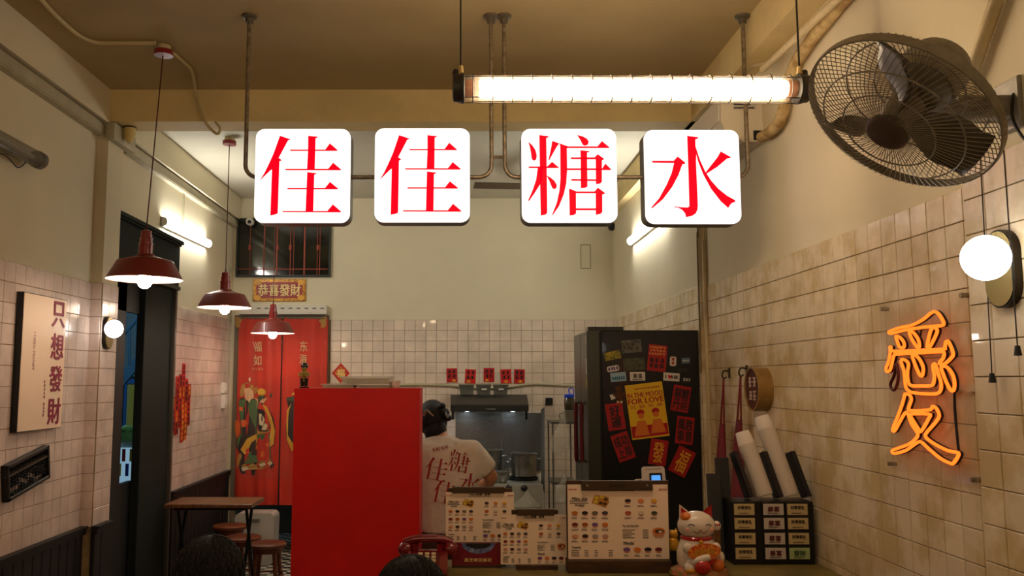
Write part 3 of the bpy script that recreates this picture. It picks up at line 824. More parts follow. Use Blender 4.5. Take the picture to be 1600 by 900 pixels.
# ================================================================== AIR CONDITIONER AND PIPES
acw = M('white air conditioner plastic', (216, 206, 184), 0.4)
ye = at(1192, 200, X=XR).y
zb0, zt0 = at(1190, 224, X=XR).z, at(1190, 224, X=XR).z + 0.30
ac = thing('air_conditioner', 'white split air conditioner high on the right wall behind the caged tube', 'air conditioner', (1.45, ye + 0.4, zb0))
fac = Fr((XR, ye, zb0), (1, 0, 0), (0, 0, 1))
prof = [(0, 0), (-0.10, 0.0), (-0.19, 0.05), (-0.215, 0.11), (-0.21, 0.24), (-0.17, 0.295), (0, 0.30)]
MB().prism(fac, prof, -0.82, 0).build('body', acw, ac)
MB().prism(Fr((XR, ye, zb0), (1, 0, 0), (0, 0, 1)), [(-0.216, 0.115), (-0.221, 0.115), (-0.216, 0.24), (-0.211, 0.24)], -0.80, -0.02).build('front_panel', M('ac front', (226, 220, 206), 0.3), ac)
MB().prism(fac, [(-0.11, -0.004), (-0.19, 0.045), (-0.186, 0.052), (-0.106, 0.003)], -0.78, -0.04).build('louvre', acw, ac)
fae = FRONT((XR, ye, zb0))
MB().fbox(fae, -0.15, 0.17, 0, -0.03, 0.27, 0.001).build('rating_label', M('pale label', (196, 190, 175), 0.6), ac)
lm = MB()
for k in range(5): lm.fbox(fae, -0.145, 0.175 + 0.018 * k, 0.001, -0.04 - 0.02 * (k % 3), 0.183 + 0.018 * k, 0.0016)
lm.build('label_print', M('label print', (60, 56, 50), 0.7), ac)
MB().fbox(fae, -0.05, 0.01, 0, -0.01, 0.06, 0.002).build('pipe_opening', black_in, ac)
wrap = M('wrapped cream insulation', (206, 182, 128), 0.8, rgb2=(150, 118, 66), scale=14, bump=0.4, bscale=40)
MB().tube(smooth_path([at(*p, X=XR - 0.04) for p in ((1190, 214), (1203, 207), (1218, 190), (1226, 165), (1231, 135), (1243, 100), (1268, 62), (1300, 22), (1330, -14), (1375, -70))], 5), 0.028, 10).build(
    'insulated_pipe', wrap, label='thick stained insulated pipe curving up from the air conditioner', cat='pipe')
pvc = M('yellowed plastic pipe', (214, 196, 150), 0.5, var=0.12, scale=10)
MB().tube(smooth_path([at(*p, X=XR - 0.10) for p in ((1192, 108), (1222, 80), (1254, 50), (1290, 16), (1330, -22), (1390, -80))], 4), 0.017, 10).build(
    'drain_pipe', pvc, label='slim pale drain pipe running beside the thick insulated pipe', cat='pipe')
MB().tube(smooth_path([at(*p, X=XR - 0.06) for p in ((1167, 112), (1176, 103), (1195, 99), (1212, 92))], 4), 0.010, 8).build(
    'cable_pipe', pvc, label='short bent cream conduit beside the right hanger pipe', cat='pipe')
MB().tube([at(1565, -20, X=XRP - 0.025), at(1533, 70, X=XRP - 0.025), at(1506, 150, X=XRP - 0.025)], 0.020, 10).build(
    'wall_pipe', pvc, label='slanting cream pipe on the wall behind the fan motor', cat='pipe')
q = at(1110, 350, X=XR - 0.02)
MB().tube([(XR - 0.018, YRP - 0.03, 0.02), (XR - 0.018, YRP - 0.03, at(1110, 352, Y=YRP).z)], 0.013, 8).build('conduit', pvc, label='pale upright conduit in the corner of the right wall jog', cat='pipe')
MB().tube(smooth_path([(XR - 0.058, YRP - 0.03, 1.7), (XR - 0.058, YRP - 0.03, at(1106, 380, Y=YRP).z), (XR - 0.05, YRP - 0.02, at(1108, 372, Y=YRP).z), (XR - 0.05, YRP - 0.02, at(1116, 345, Y=YRP).z), (XR - 0.05, YRP - 0.02, 3.1)], 3), 0.005, 6).build(
    'cable_run', M('grey cable', (120, 108, 84), 0.6), label='dark cable bundle dropping beside the upright conduit', cat='cable')

# ================================================================== TRUNKING, CONDUIT, CAMERAS
trunk = M('grey white trunking', (186, 178, 150), 0.5, var=0.1, scale=6)
def trunking(y0, y1, label):
    t = thing('cable_trunking', label, 'trunking', (XL + 0.02, (y0 + y1) / 2, 3.15))
    MB().box((XL, y0, 3.155), (XL + 0.045, y1, 3.228)).build('channel', trunk, t)
    MB().box((XL + 0.045, y0, 3.163), (XL + 0.05, y1, 3.220)).build('cover', trunk, t)
trunking(0.5, YP - 0.01, 'long grey trunking under the left ceiling beam, before the pillar')
trunking(YP + 0.42, YB - 0.02, 'long grey trunking under the left ceiling beam in the back room')
MB().box((XLP - 0.001, YP - 0.03, 3.13), (XLP + 0.045, YP + 0.32, 3.235)).build('trunking_corner', trunk, label='boxed trunking piece wrapping the pillar head', cat='trunking')
cb = at(285, 335, X=XL)
MB().box((XL, cb.y - 0.008, 2.90), (XL + 0.012, cb.y + 0.008, 3.155)).build('cable_drop', trunk, label='thin white cable cover dropping to the left batten', cat='cable cover')
MB().box((XL, YB - 0.12, 1.68), (XL + 0.012, YB - 0.10, 2.75)).build('cable_drop', trunk, label='thin cable cover above the white switches by the curtain', cat='cable cover')
cpts = [at(*p, Z=ZC - 0.012) for p in ((50, -20), (72, 8), (100, 36), (125, 56), (150, 66), (180, 67), (243, 67))]
MB().tube(smooth_path(cpts, 4), 0.011, 8).build('ceiling_conduit', M('cream conduit', (200, 184, 138), 0.5), label='cream conduit bending across the front ceiling to the pendant canopy', cat='conduit')
cpts = [at(*p, Z=ZC - 0.012) for p in ((268, 80), (288, 98), (300, 112))] + [at(*p, Y=YP - 0.03) for p in ((306, 146), (314, 172), (322, 192), (334, 206), (341, 209), (344, 200), (336, 190))]
MB().tube(smooth_path(cpts, 4), 0.009, 8).build('loose_conduit', M('cream conduit', (200, 184, 138)), label='loose cream conduit dropping over the beam and curling under it', cat='conduit')
p = at(203, 200, Y=YP + 0.12)
sn = thing('motion_sensor', 'small cream cone sensor under the beam by the left pillar', 'sensor', p - Vector((0, 0, 0.1)))
MB().lathe(p, [(0.036, 0.0), (0.038, -0.03), (0.03, -0.07), (0.016, -0.095), (0.0, -0.1)], seg=16).build('body', M('cream sensor', (206, 186, 120), 0.5), sn)
MB().lathe(p, [(0.040, 0.012), (0.040, -0.002), (0.0, -0.002)], seg=16).build('lid', M('dark lid', (50, 44, 34), 0.5), sn)
MB().box((p.x - 0.01, p.y - 0.01, p.z + 0.01), (p.x + 0.01, p.y + 0.01, ZB)).build('mount', trunk, sn)
MB().box((XLP, p.y - 0.01, p.z - 0.02), (p.x - 0.02, p.y + 0.01, p.z)).build('bracket', trunk, sn)
def cctv(px, py, Y, body, label, d):
    p = at(px, py, Y=Y)
    t = thing('security_camera', label, 'camera', p)
    MB().lathe(p + Vector((0, 0.03, 0)), [(0.035, 0), (0.035, 0.02), (0.02, 0.03)], axis=(0, 1, 0), seg=14).build('base', body, t)
    MB().box((p.x - 0.012, p.y + 0.03, p.z - 0.012), (p.x + 0.012, YB, p.z + 0.012)).build('bracket', body, t)
    MB().ball(p, 0.038, seg=16, rings=10).build('dome', body, t)
    MB().lathe(p + Vector(d).normalized() * 0.03, [(0.018, 0), (0.018, 0.01), (0.0, 0.012)], axis=d, seg=12).build('lens', black_in, t)
cctv(390, 346, 8.33, M('white camera plastic', (215, 210, 195), 0.4), 'white dome security camera above the dark upper window', (0.2, -1, -0.3))
cctv(957, 354, 8.33, M('dark camera plastic', (40, 38, 34), 0.4), 'dark security camera in the back corner above the fridge', (-0.3, -1, -0.3))
# unlit tube lamp on the left wall
pa, pb = at(-75, 148, X=-2.16), at(60, 250, X=-2.16)
pb = Vector((pb.x, pb.y, pa.z)) if False else pb
ul = thing('unlit_tube_lamp', 'unlit grey cylinder tube lamp fixed high on the left wall', 'tube lamp', (pa + pb) / 2)
zz = pb.z; pa = Vector((-2.16, 3.25, zz)); pb = Vector((-2.16, pb.y, zz))
MB().tube([pa, pb], 0.042, 18).build('glass_tube', M('dusty grey tube glass', (130, 126, 112), 0.2, alpha=0.55), ul)
MB().tube([pa + Vector((0, .06, 0)), pb - Vector((0, .06, 0))], 0.013, 10).build('fluorescent_tube', M('unlit white tube', (190, 186, 172), 0.4), ul)
for e in (pa, pb): MB().tube([e - Vector((0, .02, 0)), e + Vector((0, .02, 0))], 0.045, 18).build('end_cap', M('grey lamp end', (96, 90, 76), 0.4, metal=0.4), ul)
for k in (0.12, 0.85):
    c = pa + (pb - pa) * k
    MB().box((XL, c.y - 0.015, c.z - 0.012), (-2.19, c.y + 0.015, c.z + 0.012)).build('bracket', fan_grey, ul)
MB().tube(smooth_path([pb + Vector((0, -0.12, -0.04)), pb + Vector((0.0, -0.2, -0.09)), pb + Vector((0.0, -0.32, -0.06)), pb + Vector((-0.07, -0.4, -0.05))], 4), 0.003, 5).build('cable', back_m, ul)
# ceiling fan half hidden behind the signs
hc = at(850, 292, Y=7.0)
cf = thing('ceiling_fan', 'dark ceiling fan in the back room, half hidden by the sign boxes', 'ceiling fan', hc)
MB().lathe(hc, [(0.0, -0.06), (0.06, -0.05), (0.09, -0.01), (0.08, 0.04), (0.0, 0.06)], seg=20).build('motor', fan_grey, cf)
MB().tube([hc + Vector((0, 0, 0.05)), (hc.x, hc.y, ZC)], 0.012, 8).build('rod', fan_grey, cf)
for k in range(3):
    a = PI + 0.08 + 2 * PI * k / 3
    f = Fr(hc, (math.cos(a), math.sin(a), 0), (-math.sin(a), math.cos(a), 0.2))
    MB().fbox(f, 0.08, -0.05, -0.004, 0.58, 0.06, 0.004).build('blade', M('brown fan blade', (84, 70, 48), 0.5), cf)

# ================================================================== THINGS ON THE LEFT WALL
ink = M('black print', (24, 18, 18), 0.6)
def scribble(f, w, h, mat, parent, rows=1, cols=1, th=0.11, name='lettering', seed=0, lift=0.0012):
    """brush characters too small in the photograph to be read"""
    r = random.Random(seed); m = MB()
    cw, ch = w / cols, h / rows
    for i in range(rows):
        for j in range(cols):
            cx, cy = -w / 2 + cw * (j + .5), h / 2 - ch * (i + .5)
            for k in range(3):
                y = cy + ch * (0.3 - 0.28 * k) + r.uniform(-.03, .03) * ch; l = cw * r.uniform(.25, .42)
                m.prism(f, [(cx - l, y - ch * th * .35), (cx + l, y - ch * th * .2), (cx + l, y + ch * th * .5), (cx - l, y + ch * th * .35)], 0, lift)
            for k in range(2):
                x = cx + cw * r.uniform(-.22, .22); l = ch * r.uniform(.25, .42); s = cw * r.uniform(-.1, .1)
                m.prism(f, [(x - cw * th * .5, cy - l), (x + cw * th * .5, cy - l), (x + s + cw * th * .5, cy + l), (x + s - cw * th * .5, cy + l)], 0, lift * 1.1)
    return m.build(name, mat, parent)

xp = XL + 0.009
a, b = at(37, 470, X=xp + 0.035), at(105, 470, X=xp + 0.035)
zt_, zb_ = at(70, 462, X=xp + 0.035).z, at(55, 673, X=xp + 0.035).z
ps = thing('poster_board', 'pale boxed poster with purple red characters on the left wall tiles', 'poster', (xp, (a.y + b.y) / 2, zb_))
f = LEFTW((xp, a.y, zb_)); pw, ph = b.y - a.y, zt_ - zb_
MB().fbox(f, 0, 0, 0, pw, ph, 0.034).build('black_edge', M('black frame edge', (16, 15, 15), 0.4), ps)
MB().fbox(f, 0.004, 0.004, 0.034, pw - 0.004, ph - 0.004, 0.036).build('print', M('pale cream print', (238, 212, 184), 0.3, coat=0.2), ps)
pr = M('purple red print', (138, 34, 62), 0.5)
ft = LEFTW((xp + 0.036, a.y, zb_))
for k, chs in enumerate('只想發財'):
    text(ft, chs, w=pw * 0.30, h=ph * 0.195, mat=pr, parent=ps, bold=0.035, a=pw * 0.80, b=ph * (0.875 - 0.247 * k))
fr90 = Fr(ft(pw * 0.27, ph * 0.58), (0, 0, -1), (0, 1, 0))
text(fr90, 'I NEED MONEY', w=ph * 0.28, h=pw * 0.045, mat=pr, parent=ps)
scribble(LEFTW(ft(pw * 0.55, ph * 0.30)), pw * 0.05, ph * 0.14, pr, ps, 5, 1, seed=3)
scribble(LEFTW(ft(pw * 0.55, ph * 0.15)), pw * 0.05, ph * 0.11, pr, ps, 4, 1, seed=4)

ca = at(43, 738, X=XL + 0.03)
ab = thing('abacus', 'black wooden abacus hung tilted on the left wall tiles', 'abacus', ca - Vector((0, 0, 0.13)))
f = LEFTW((XL + 0.009, ca.y, ca.z)).sub(0, 0, 0, math.radians(9.5))
abk = M('black lacquered wood', (18, 18, 17), 0.35)
W2, H2 = 0.215, 0.09
fm_ = MB()
for a0, b0, a1, b1 in ((-W2, H2 - .018, W2, H2), (-W2, -H2, W2, -H2 + .018), (-W2, -H2, -W2 + .018, H2), (W2 - .018, -H2, W2, H2)): fm_.fbox(f, a0, b0, 0, a1, b1, 0.035, 0.002)
fm_.build('frame', abk, ab)
MB().fbox(f, -W2, 0.028, 0.005, W2, 0.038, 0.03).build('beam', M('worn abacus beam', (66, 56, 44), 0.5), ab)
for k in range(13):
    x = -W2 + 0.035 + k * (2 * W2 - 0.07) / 12
    o = MB().tube([f(x, -H2 + .01, .017), f(x, H2 - .01, .017)], 0.0025, 5).build('rod', M('worn abacus beam', (66, 56, 44)), ab)
    bm_ = MB()
    for v in (0.05, 0.064): bm_.lathe(f(x, v - .006, .017), [(0.004, 0), (0.0135, 0.006), (0.004, 0.012)], axis=f.u, seg=10)
    lo_ = random.randint(0, 4)
    for q_ in range(5): bm_.lathe(f(x, (-0.07 + 0.0135 * q_) if q_ < lo_ else (-0.07 + 0.0135 * q_ + 0.022), .017), [(0.004, 0), (0.0135, 0.006), (0.004, 0.012)], axis=f.u, seg=10)
    bm_.build('bead_string', abk, o, kind='stuff')

# cluster of red packets
rp = thing('red_packet_cluster', 'tall cluster of overlapping red packets glued to the pink tiles', 'wall ornament', (XL, 7.02, 0.9))
reds = [M('packet red %d' % k, c, 0.35, coat=0.2) for k, c in enumerate(((186, 16, 22), (206, 28, 26), (158, 10, 18)))]
goldm = M('gold print', (222, 160, 40), 0.4)
yy = YD1 + 0.035
colz = [(620, 676), (588, 680), (585, 668), (568, 690), (592, 686), (600, 664)]
for k, (ya, yb_) in enumerate(colz):
    y0 = yy + 0.074 * k; px = CX + XL * FPX / (y0 + 0.03)
    za, zb1 = at(px, ya, X=XL).z, at(px, yb_, X=XL).z
    z = za; j = 0
    while z > zb1 + 0.03:
        h = min(0.105, z - zb1); fo = LEFTW((XL + 0.010 + 0.0015 * ((j + k) % 3), y0, z - h))
        o = MB().fbox(fo, 0, 0, 0, 0.080, h, 0.003).build('red_packet', reds[(j + k) % 3], rp)
        g = goldm if (k in (3, 4) and j > 1) or (j + 2 * k) % 5 == 0 else ink
        scribble(LEFTW(fo(0.04, h / 2, 0.003)), 0.056, h * 0.8, g, o, 2, 1, 0.16, 'print', seed=k * 9 + j)
        z -= 0.088; j += 1
# switches
for py, lab in ((606, 'small white switch box on the tiles above its larger twin'), (627, 'larger white switch box below the small one')):
    p = at(348, py, X=XL + 0.01); h = 0.10 if py == 606 else 0.13
    t = thing('switch_box', lab, 'switch', p - Vector((0, 0, h / 2)), 'white switch boxes near the curtain')
    MB().fbox(LEFTW((XL + 0.008, p.y, p.z)), -0.05, -h / 2, 0, 0.05, h / 2, 0.035, 0.005).build('box', M('white switch plastic', (222, 214, 200), 0.4), t)
    MB().fbox(LEFTW((XL + 0.043, p.y, p.z)), -0.02, -0.025, 0, 0.02, 0.025, 0.008, 0.003).build('rocker', M('white switch plastic', (222, 214, 200)), t)

# ================================================================== BACK WALL, LEFT: PLAQUE, STRIP CURTAIN, CLOTH CURTAIN
pq = at(436.5, 471, Y=YB); f = FRONT((pq.x, YB, pq.z)); w = 0.522; h = 0.222
t = thing('fortune_plaque', 'red and gold plaque with four characters above the red curtain', 'plaque', pq)
MB().fbox(f, -w / 2, 0, 0, w / 2, h, 0.014, 0.004).build('gold_border', M('ornate gold', (208, 150, 30), 0.35, rgb2=(120, 62, 10), scale=45, metal=0.3), t)
MB().prism(f, rrect(w * 0.86, h * 0.70, 0.03, 4, 0, h / 2), 0.014, 0.016).build('red_field', M('plaque red', (150, 14, 10), 0.4), t)
cream_gold = M('pale gold print', (236, 208, 130), 0.4)
text(FRONT((pq.x, YB - 0.016, pq.z)), '恭喜發財', w=w * 0.80, h=h * 0.52, mat=cream_gold, parent=t, bold=0.03, b=h / 2)
for sx in (-1, 1):
    for sz in (0.16, 0.84):
        MB().prism(f, ellipse(0.035, 0.026, 10, sx * w * 0.41, h * sz), 0.014, 0.018).build('corner_ornament', goldm, t)

YCL = YB - 0.05
railz = at(440, 484, Y=YCL - 0.06)
x0c, x1c = at(371, 600, Y=YCL).x, at(511, 600, Y=YCL).x
t = thing('door_2', None, None, (x0c, YB, 0)); t['kind'] = 'structure'
dfm = M('grey brown door frame', (104, 94, 74), 0.5)
MB().box((x0c - 0.05, YB - 0.025, 0), (x0c - 0.005, YB + 0.01, 2.27)).build('jamb', dfm, t)
MB().box((DX1 - 0.012, YB - 0.022, 0), (DX1 + 0.018, YB + 0.01, 2.262)).build('jamb', dfm, t)
MB().box((x0c - 0.05, YB - 0.025, 2.235), (DX1 + 0.018, YB + 0.01, 2.285)).build('head', M('dark olive head', (66, 60, 42), 0.5), t)
# cloth
ztop_c, zbot_c = at(440, 497, Y=YCL).z, at(440, 789, Y=YCL).z
def wave(x, z): return 0.010 * math.sin(x * 31) * (0.4 + 0.6 * (ztop_c - z) / 1.8) + 0.006 * math.sin(x * 67 + z * 2)
cloth = thing('cloth_curtain', 'two red cloth door panels printed with a robed bearded figure, behind clear strips', 'curtain', ((x0c + x1c) / 2, YCL, zbot_c))
cl_m = M('red orange cloth', (196, 44, 22), 0.75, var=0.12, scale=3)
xs = at(440, 600, Y=YCL).x
for a0, a1 in ((x0c, xs - 0.012), (xs + 0.002, x1c)):
    gr = [[Vector((a0 + (a1 - a0) * i / 20, YCL + wave(a0 + (a1 - a0) * i / 20, z), z)) for i in range(21)] for z in [zbot_c + (ztop_c - zbot_c) * j / 14 for j in range(15)]]
    MB().sheet(gr).build('cloth_panel', cl_m, cloth)
MB().tube([(x0c, YCL, ztop_c), (x1c, YCL, ztop_c)], 0.008, 8).build('curtain_rod', dfm, cloth)
def cpt(p, lift):
    q = at(350 + p[0] * 0.2446, 580 + p[1] * 0.2446, Y=YCL); q.y = YCL + wave(q.x, q.z) - lift; return q
def cprint(pts, mat, lift=0.004, nm='printed_shape'):
    vs = [cpt(p, lift) for p in pts]; m = MB(); n = len(vs)
    c = sum(vs, Vector()) / n
    m.add(vs, [tuple(range(n))]); m.build(nm, mat, cloth, weld=False)
C_GRN = M('print green', (62, 104, 58), 0.7); C_DGR = M('print dark green', (44, 72, 46), 0.7); C_YEL = M('print yellow', (206, 158, 44), 0.7)
C_SKN = M('print skin', (206, 164, 122), 0.7); C_BLK = M('print black', (30, 28, 26), 0.7); C_ORG = M('print orange', (206, 92, 30), 0.7); C_CRM = M('print cream', (204, 190, 150), 0.7)
C_OCH = M('print ochre', (166, 124, 52), 0.7)
C_ROW = [
 ([(98,180),(120,170),(180,175),(240,185),(290,240),(315,300),(328,380),(318,470),(298,490),(300,560),(322,600),(300,625),(180,665),(110,650),(90,600),(98,520),(76,480),(80,430),(110,400),(105,300),(95,230)], C_BLK, 0.004),
 ([(100,185),(125,178),(180,180),(225,190),(210,300),(205,420),(180,500),(130,520),(85,480),(88,430),(112,400),(108,300),(98,230)], C_GRN, 0.0052),
 ([(150,430),(210,400),(215,440),(190,510),(130,530),(108,500)], C_YEL, 0.0062),
 ([(245,210),(275,225),(305,300),(326,380),(316,465),(296,485),(292,420),(300,360),(280,280)], C_YEL, 0.0062),
 ([(212,405),(292,400),(296,500),(298,560),(215,580),(130,595),(160,520),(195,500)], C_GRN, 0.0058),
 ([(215,240),(250,245),(290,300),(298,350),(280,385),(225,385),(212,330)], C_BLK, 0.0062),
 ([(225,270),(245,275),(262,310),(250,350),(225,340)], C_CRM, 0.0070), ([(262,330),(282,345),(270,375),(240,372)], C_CRM, 0.0070),
 ([(212,375),(288,370),(290,390),(215,405)], C_OCH, 0.0070),
 ([(112,600),(140,590),(150,610),(180,585),(205,600),(235,570),(262,575),(295,560),(310,590),(285,610),(240,625),(180,630),(130,630)], C_OCH, 0.0066),
 ([(112,615),(150,608),(160,625),(120,640)], C_CRM, 0.0072), ([(225,595),(262,580),(270,600),(235,612)], C_CRM, 0.0072), ([(278,585),(300,575),(312,592),(290,602)], C_CRM, 0.0072),
 ([(130,110),(165,105),(185,125),(190,160),(180,195),(155,200),(135,170)], C_SKN, 0.0066),
 ([(104,130),(115,85),(150,70),(185,90),(195,115),(165,112),(130,125),(122,165),(106,160)], C_OCH, 0.0070),
 ([(165,72),(158,50),(168,35),(172,55)], C_CRM, 0.0070), ([(185,110),(215,100),(218,130),(195,150)], C_OCH, 0.0074),
 ([(166,150),(182,150),(190,185),(182,205),(170,185)], C_CRM, 0.0076), ([(145,185),(158,190),(155,260),(142,300)], C_BLK, 0.0076), ([(180,190),(190,195),(186,225)], C_BLK, 0.0078),
 ([(196,170),(220,180),(212,235),(195,225)], C_SKN, 0.0074), ([(235,180),(280,170),(255,205),(230,200)], C_SKN, 0.0072),
 ([(215,120),(240,108),(268,120),(270,145),(245,158),(220,150)], C_YEL, 0.0074), ([(212,170),(240,150),(310,140),(305,165),(260,180),(225,185)], C_DGR, 0.0078),
 ([(225,178),(305,155),(302,166),(240,188)], C_BLK, 0.0082), ([(235,140),(265,135),(258,152)], C_BLK, 0.008),
 ([(70,320),(95,310),(105,350),(100,400),(82,420),(70,380)], C_ORG, 0.0066), ([(110,315),(135,308),(152,330),(135,358),(112,352)], C_ORG, 0.007), ([(98,225),(122,230),(120,255),(100,250)], C_ORG, 0.007),
 ([(88,545),(105,520),(118,540),(100,590),(88,620),(82,600)], C_OCH, 0.0062),
 ([(190,468),(215,470),(218,495),(195,508)], C_ORG, 0.0072), ([(235,520),(252,505),(265,530),(252,552),(232,545)], C_ORG, 0.0072), ([(268,460),(290,452),(292,485),(272,480)], C_ORG, 0.0074),
 # the second figure, cut by the red cabinet
 ([(400,170),(440,160),(560,180),(560,520),(440,520),(402,440),(396,340),(415,250)], C_BLK, 0.004),
 ([(404,250),(440,190),(500,200),(500,500),(432,512),(405,440),(400,340)], C_YEL, 0.0052), ([(425,260),(500,240),(500,500),(440,495),(418,420)], C_GRN, 0.006),
 ([(396,180),(440,160),(520,165),(500,185),(420,190)], C_DGR, 0.007), ([(430,150),(445,135),(500,140),(500,160)], C_YEL, 0.0075),
 # gilt cloud corners
 ([(72,-350),(105,-345),(115,-320),(100,-300),(108,-285),(85,-275),(72,-290)], C_OCH, 0.005), ([(655,-350),(620,-345),(605,-320),(622,-300),(615,-280),(640,-278),(655,-290)], C_OCH, 0.005)]
for pts, mt, lf in C_ROW: cprint(pts, mt, lf)
pale = M('pale grey gold print', (196, 160, 116), 0.7)
for chs, px, py, s_ in (('福', 403, 541.5, 12), ('如', 402.5, 563, 12), ('东', 474.5, 541, 12), ('海', 473.5, 561, 12)):
    q = at(px, py, Y=YCL - 0.016); text(FRONT(q), chs, w=s_ / 165, h=16 / 165, mat=pale, parent=cloth, bold=0.015)
q = at(403, 576.5, Y=YCL - 0.016); text(FRONT(q), 'F U R U', w=17 / 165, mat=pale, parent=cloth)
# clear strips on a perforated steel rail
sc_ = thing('strip_curtain', 'clear plastic strips on a perforated white rail over the red cloth', 'strip curtain', (railz.x, YB - 0.1, at(440, 700, Y=YB - .1).z))
xr0, xr1 = at(373, 484, Y=YB - .06).x, at(510, 484, Y=YB - .06).x
zr0, zr1 = at(440, 491, Y=YB - .06).z, at(440, 477, Y=YB - .06).z
MB().box((xr0, YB - 0.065, zr0), (xr1, YB - 0.002, zr1)).build('rail', M('white steel rail', (212, 206, 190), 0.4), sc_)
for k in range(11):
    x = xr0 + 0.04 + k * (xr1 - xr0 - 0.08) / 10
    MB().box((x - 0.018, YB - 0.067, zr1 - 0.035), (x + 0.018, YB - 0.065, zr1 - 0.025)).build('slot', M('dark slot', (60, 54, 44), 0.6), sc_)
clear = M('clear soft plastic', (200, 150, 130), 0.08, alpha=0.05, coat=0.35)
for k in range(5):
    xa = xr0 + (xr1 - xr0) * k / 5 - 0.012; xb = xa + (xr1 - xr0) / 5 + 0.03
    gr = []
    for j in range(12):
        z = zr0 + 0.02 - (zr0 + 0.02 - zbot_c - 0.25) * j / 11
        gr.append([Vector((xa + (xb - xa) * i / 8 + 0.03 * math.sin(z * 1.7 + k), YB - 0.095 - 0.006 * (k % 2) + 0.016 * math.sin(i * 0.8 + k * 1.3 + z * 2.2), z)) for i in range(9)])
    MB().sheet(gr).build('clear_strip', clear, sc_)

# 福 diamond
q = at(532.5, 583, Y=YB - 0.009); t = thing('fortune_diamond', 'red and gold diamond paper with one character on the cream tiles', 'paper ornament', q - Vector((0, 0, 0.11)))
f = FRONT(q)
MB().prism(f, [(-.088, 0), (0, -.098), (.088, 0), (0, .098)], 0, 0.002).build('paper', M('paper red', (190, 24, 18), 0.5), t)
MB().prism(f, [(-.062, 0), (0, -.07), (.062, 0), (0, .07)], 0.002, 0.003).build('gold_field', M('paper gold pattern', (214, 150, 50), 0.5, rgb2=(180, 40, 20), scale=60), t)
text(FRONT(q + Vector((0, -.003, 0))), '福', h=0.075, mat=cream_gold, parent=t, bold=0.03)

# ================================================================== RED CABINET AND WHAT STANDS ON IT
YR = 4.85
rx0, rx1 = at(457, 750, Y=YR).x, at(655.5, 750, Y=YR).x
rz = at(550, 606.5, Y=YR).z
t = thing('red_cabinet', 'tall plain red cabinet standing before the back kitchen', 'cabinet', ((rx0 + rx1) / 2, YR + 0.25, 0))
redp = M('red painted panel', (214, 6, 2), 0.45, var=0.06, scale=4)
MB().box((rx0, YR, 0.0), (rx1, YR + 0.018, rz - 0.012)).build('front_panel', redp, t)
MB().box((rx0, YR + 0.018, 0.0), (rx0 + 0.018, YR + 0.36, rz - 0.012)).build('side_panel', redp, t)
MB().box((rx1 - 0.018, YR + 0.018, 0.0), (rx1, YR + 0.36, rz - 0.012)).build('side_panel', redp, t)
MB().box((rx0, YR, rz - 0.012), (rx1, YR + 0.38, rz)).build('top_board', redp, t)
MB().box((rx0 - 0.004, YR - 0.004, 0.0), (rx1, YR, 0.02)).build('toe_strip', M('scuffed white strip', (190, 180, 168), 0.6), t)
q = at(475, 606, Y=YR + 0.10); q.z = rz
fg = thing('figurine', 'small glossy figurine with black hair and yellow top standing on the red cabinet', 'figurine', q)
fy = M('olive yellow glaze', (150, 128, 40), 0.3, coat=0.5); fk = M('black glaze', (22, 20, 18), 0.3, coat=0.5)
MB().lathe(q, [(0.028, 0), (0.030, 0.005), (0.023, 0.009), (0.0, 0.010)], seg=16).build('base', fk, fg)
skin('body', {'h': (q + (Vector((0, 0, .072)) * .78), 0.0172, 0.0140), 'c': (q + (Vector((0, 0, .104)) * .78), 0.0187, 0.0148), 'n': (q + (Vector((0, 0, .122)) * .78), 0.0094), 'k': (q + (Vector((0, -.002, .142)) * .78), 0.0179, 0.0187),
     'k2': (q + (Vector((0, -.002, .155)) * .78), 0.0140), 'l1': (q + (Vector((-.013, 0, .045)) * .78), 0.0101), 'l2': (q + (Vector((-.015, 0, .016)) * .78), 0.0086), 'r1': (q + (Vector((.013, 0, .045)) * .78), 0.0101), 'r2': (q + (Vector((.015, 0, .016)) * .78), 0.0086),
     'a1': (q + (Vector((-.032, 0, .108)) * .78), 0.0078), 'a2': (q + (Vector((-.034, -.016, .086)) * .78), 0.0070), 'a3': (q + (Vector((-.006, -.028, .092)) * .78), 0.0062),
     'b1': (q + (Vector((.032, 0, .108)) * .78), 0.0078), 'b2': (q + (Vector((.034, -.016, .086)) * .78), 0.0070), 'b3': (q + (Vector((.006, -.030, .096)) * .78), 0.0062)},
     [('h', 'c'), ('c', 'n'), ('n', 'k'), ('k', 'k2'), ('h', 'l1'), ('l1', 'l2'), ('h', 'r1'), ('r1', 'r2'), ('c', 'a1'), ('a1', 'a2'), ('a2', 'a3'), ('c', 'b1'), ('b1', 'b2'), ('b2', 'b3')], fy, fg)
MB().ball(q + (Vector((0, 0.005, .158)) * .78), 0.0211, 0.0203, .022, 14, 8).build('hair', fk, fg)
for s in (-1, 1):
    MB().lathe(q + (Vector((s * .014, 0, .014)) * .78), [(.010, 0), (.0125, .023), (.014, .045)], seg=10).build('trouser_leg', fk, fg)
    MB().ball(q + (Vector((s * .009, -.024, .146)) * .78), 0.0035, seg=8, rings=5).build('eye', M('figurine eye', (225, 215, 190), 0.4), fg)
MB().ball(q + (Vector((0, -.027, .138)) * .78), 0.0031, seg=8, rings=5).build('nose', fy, fg)
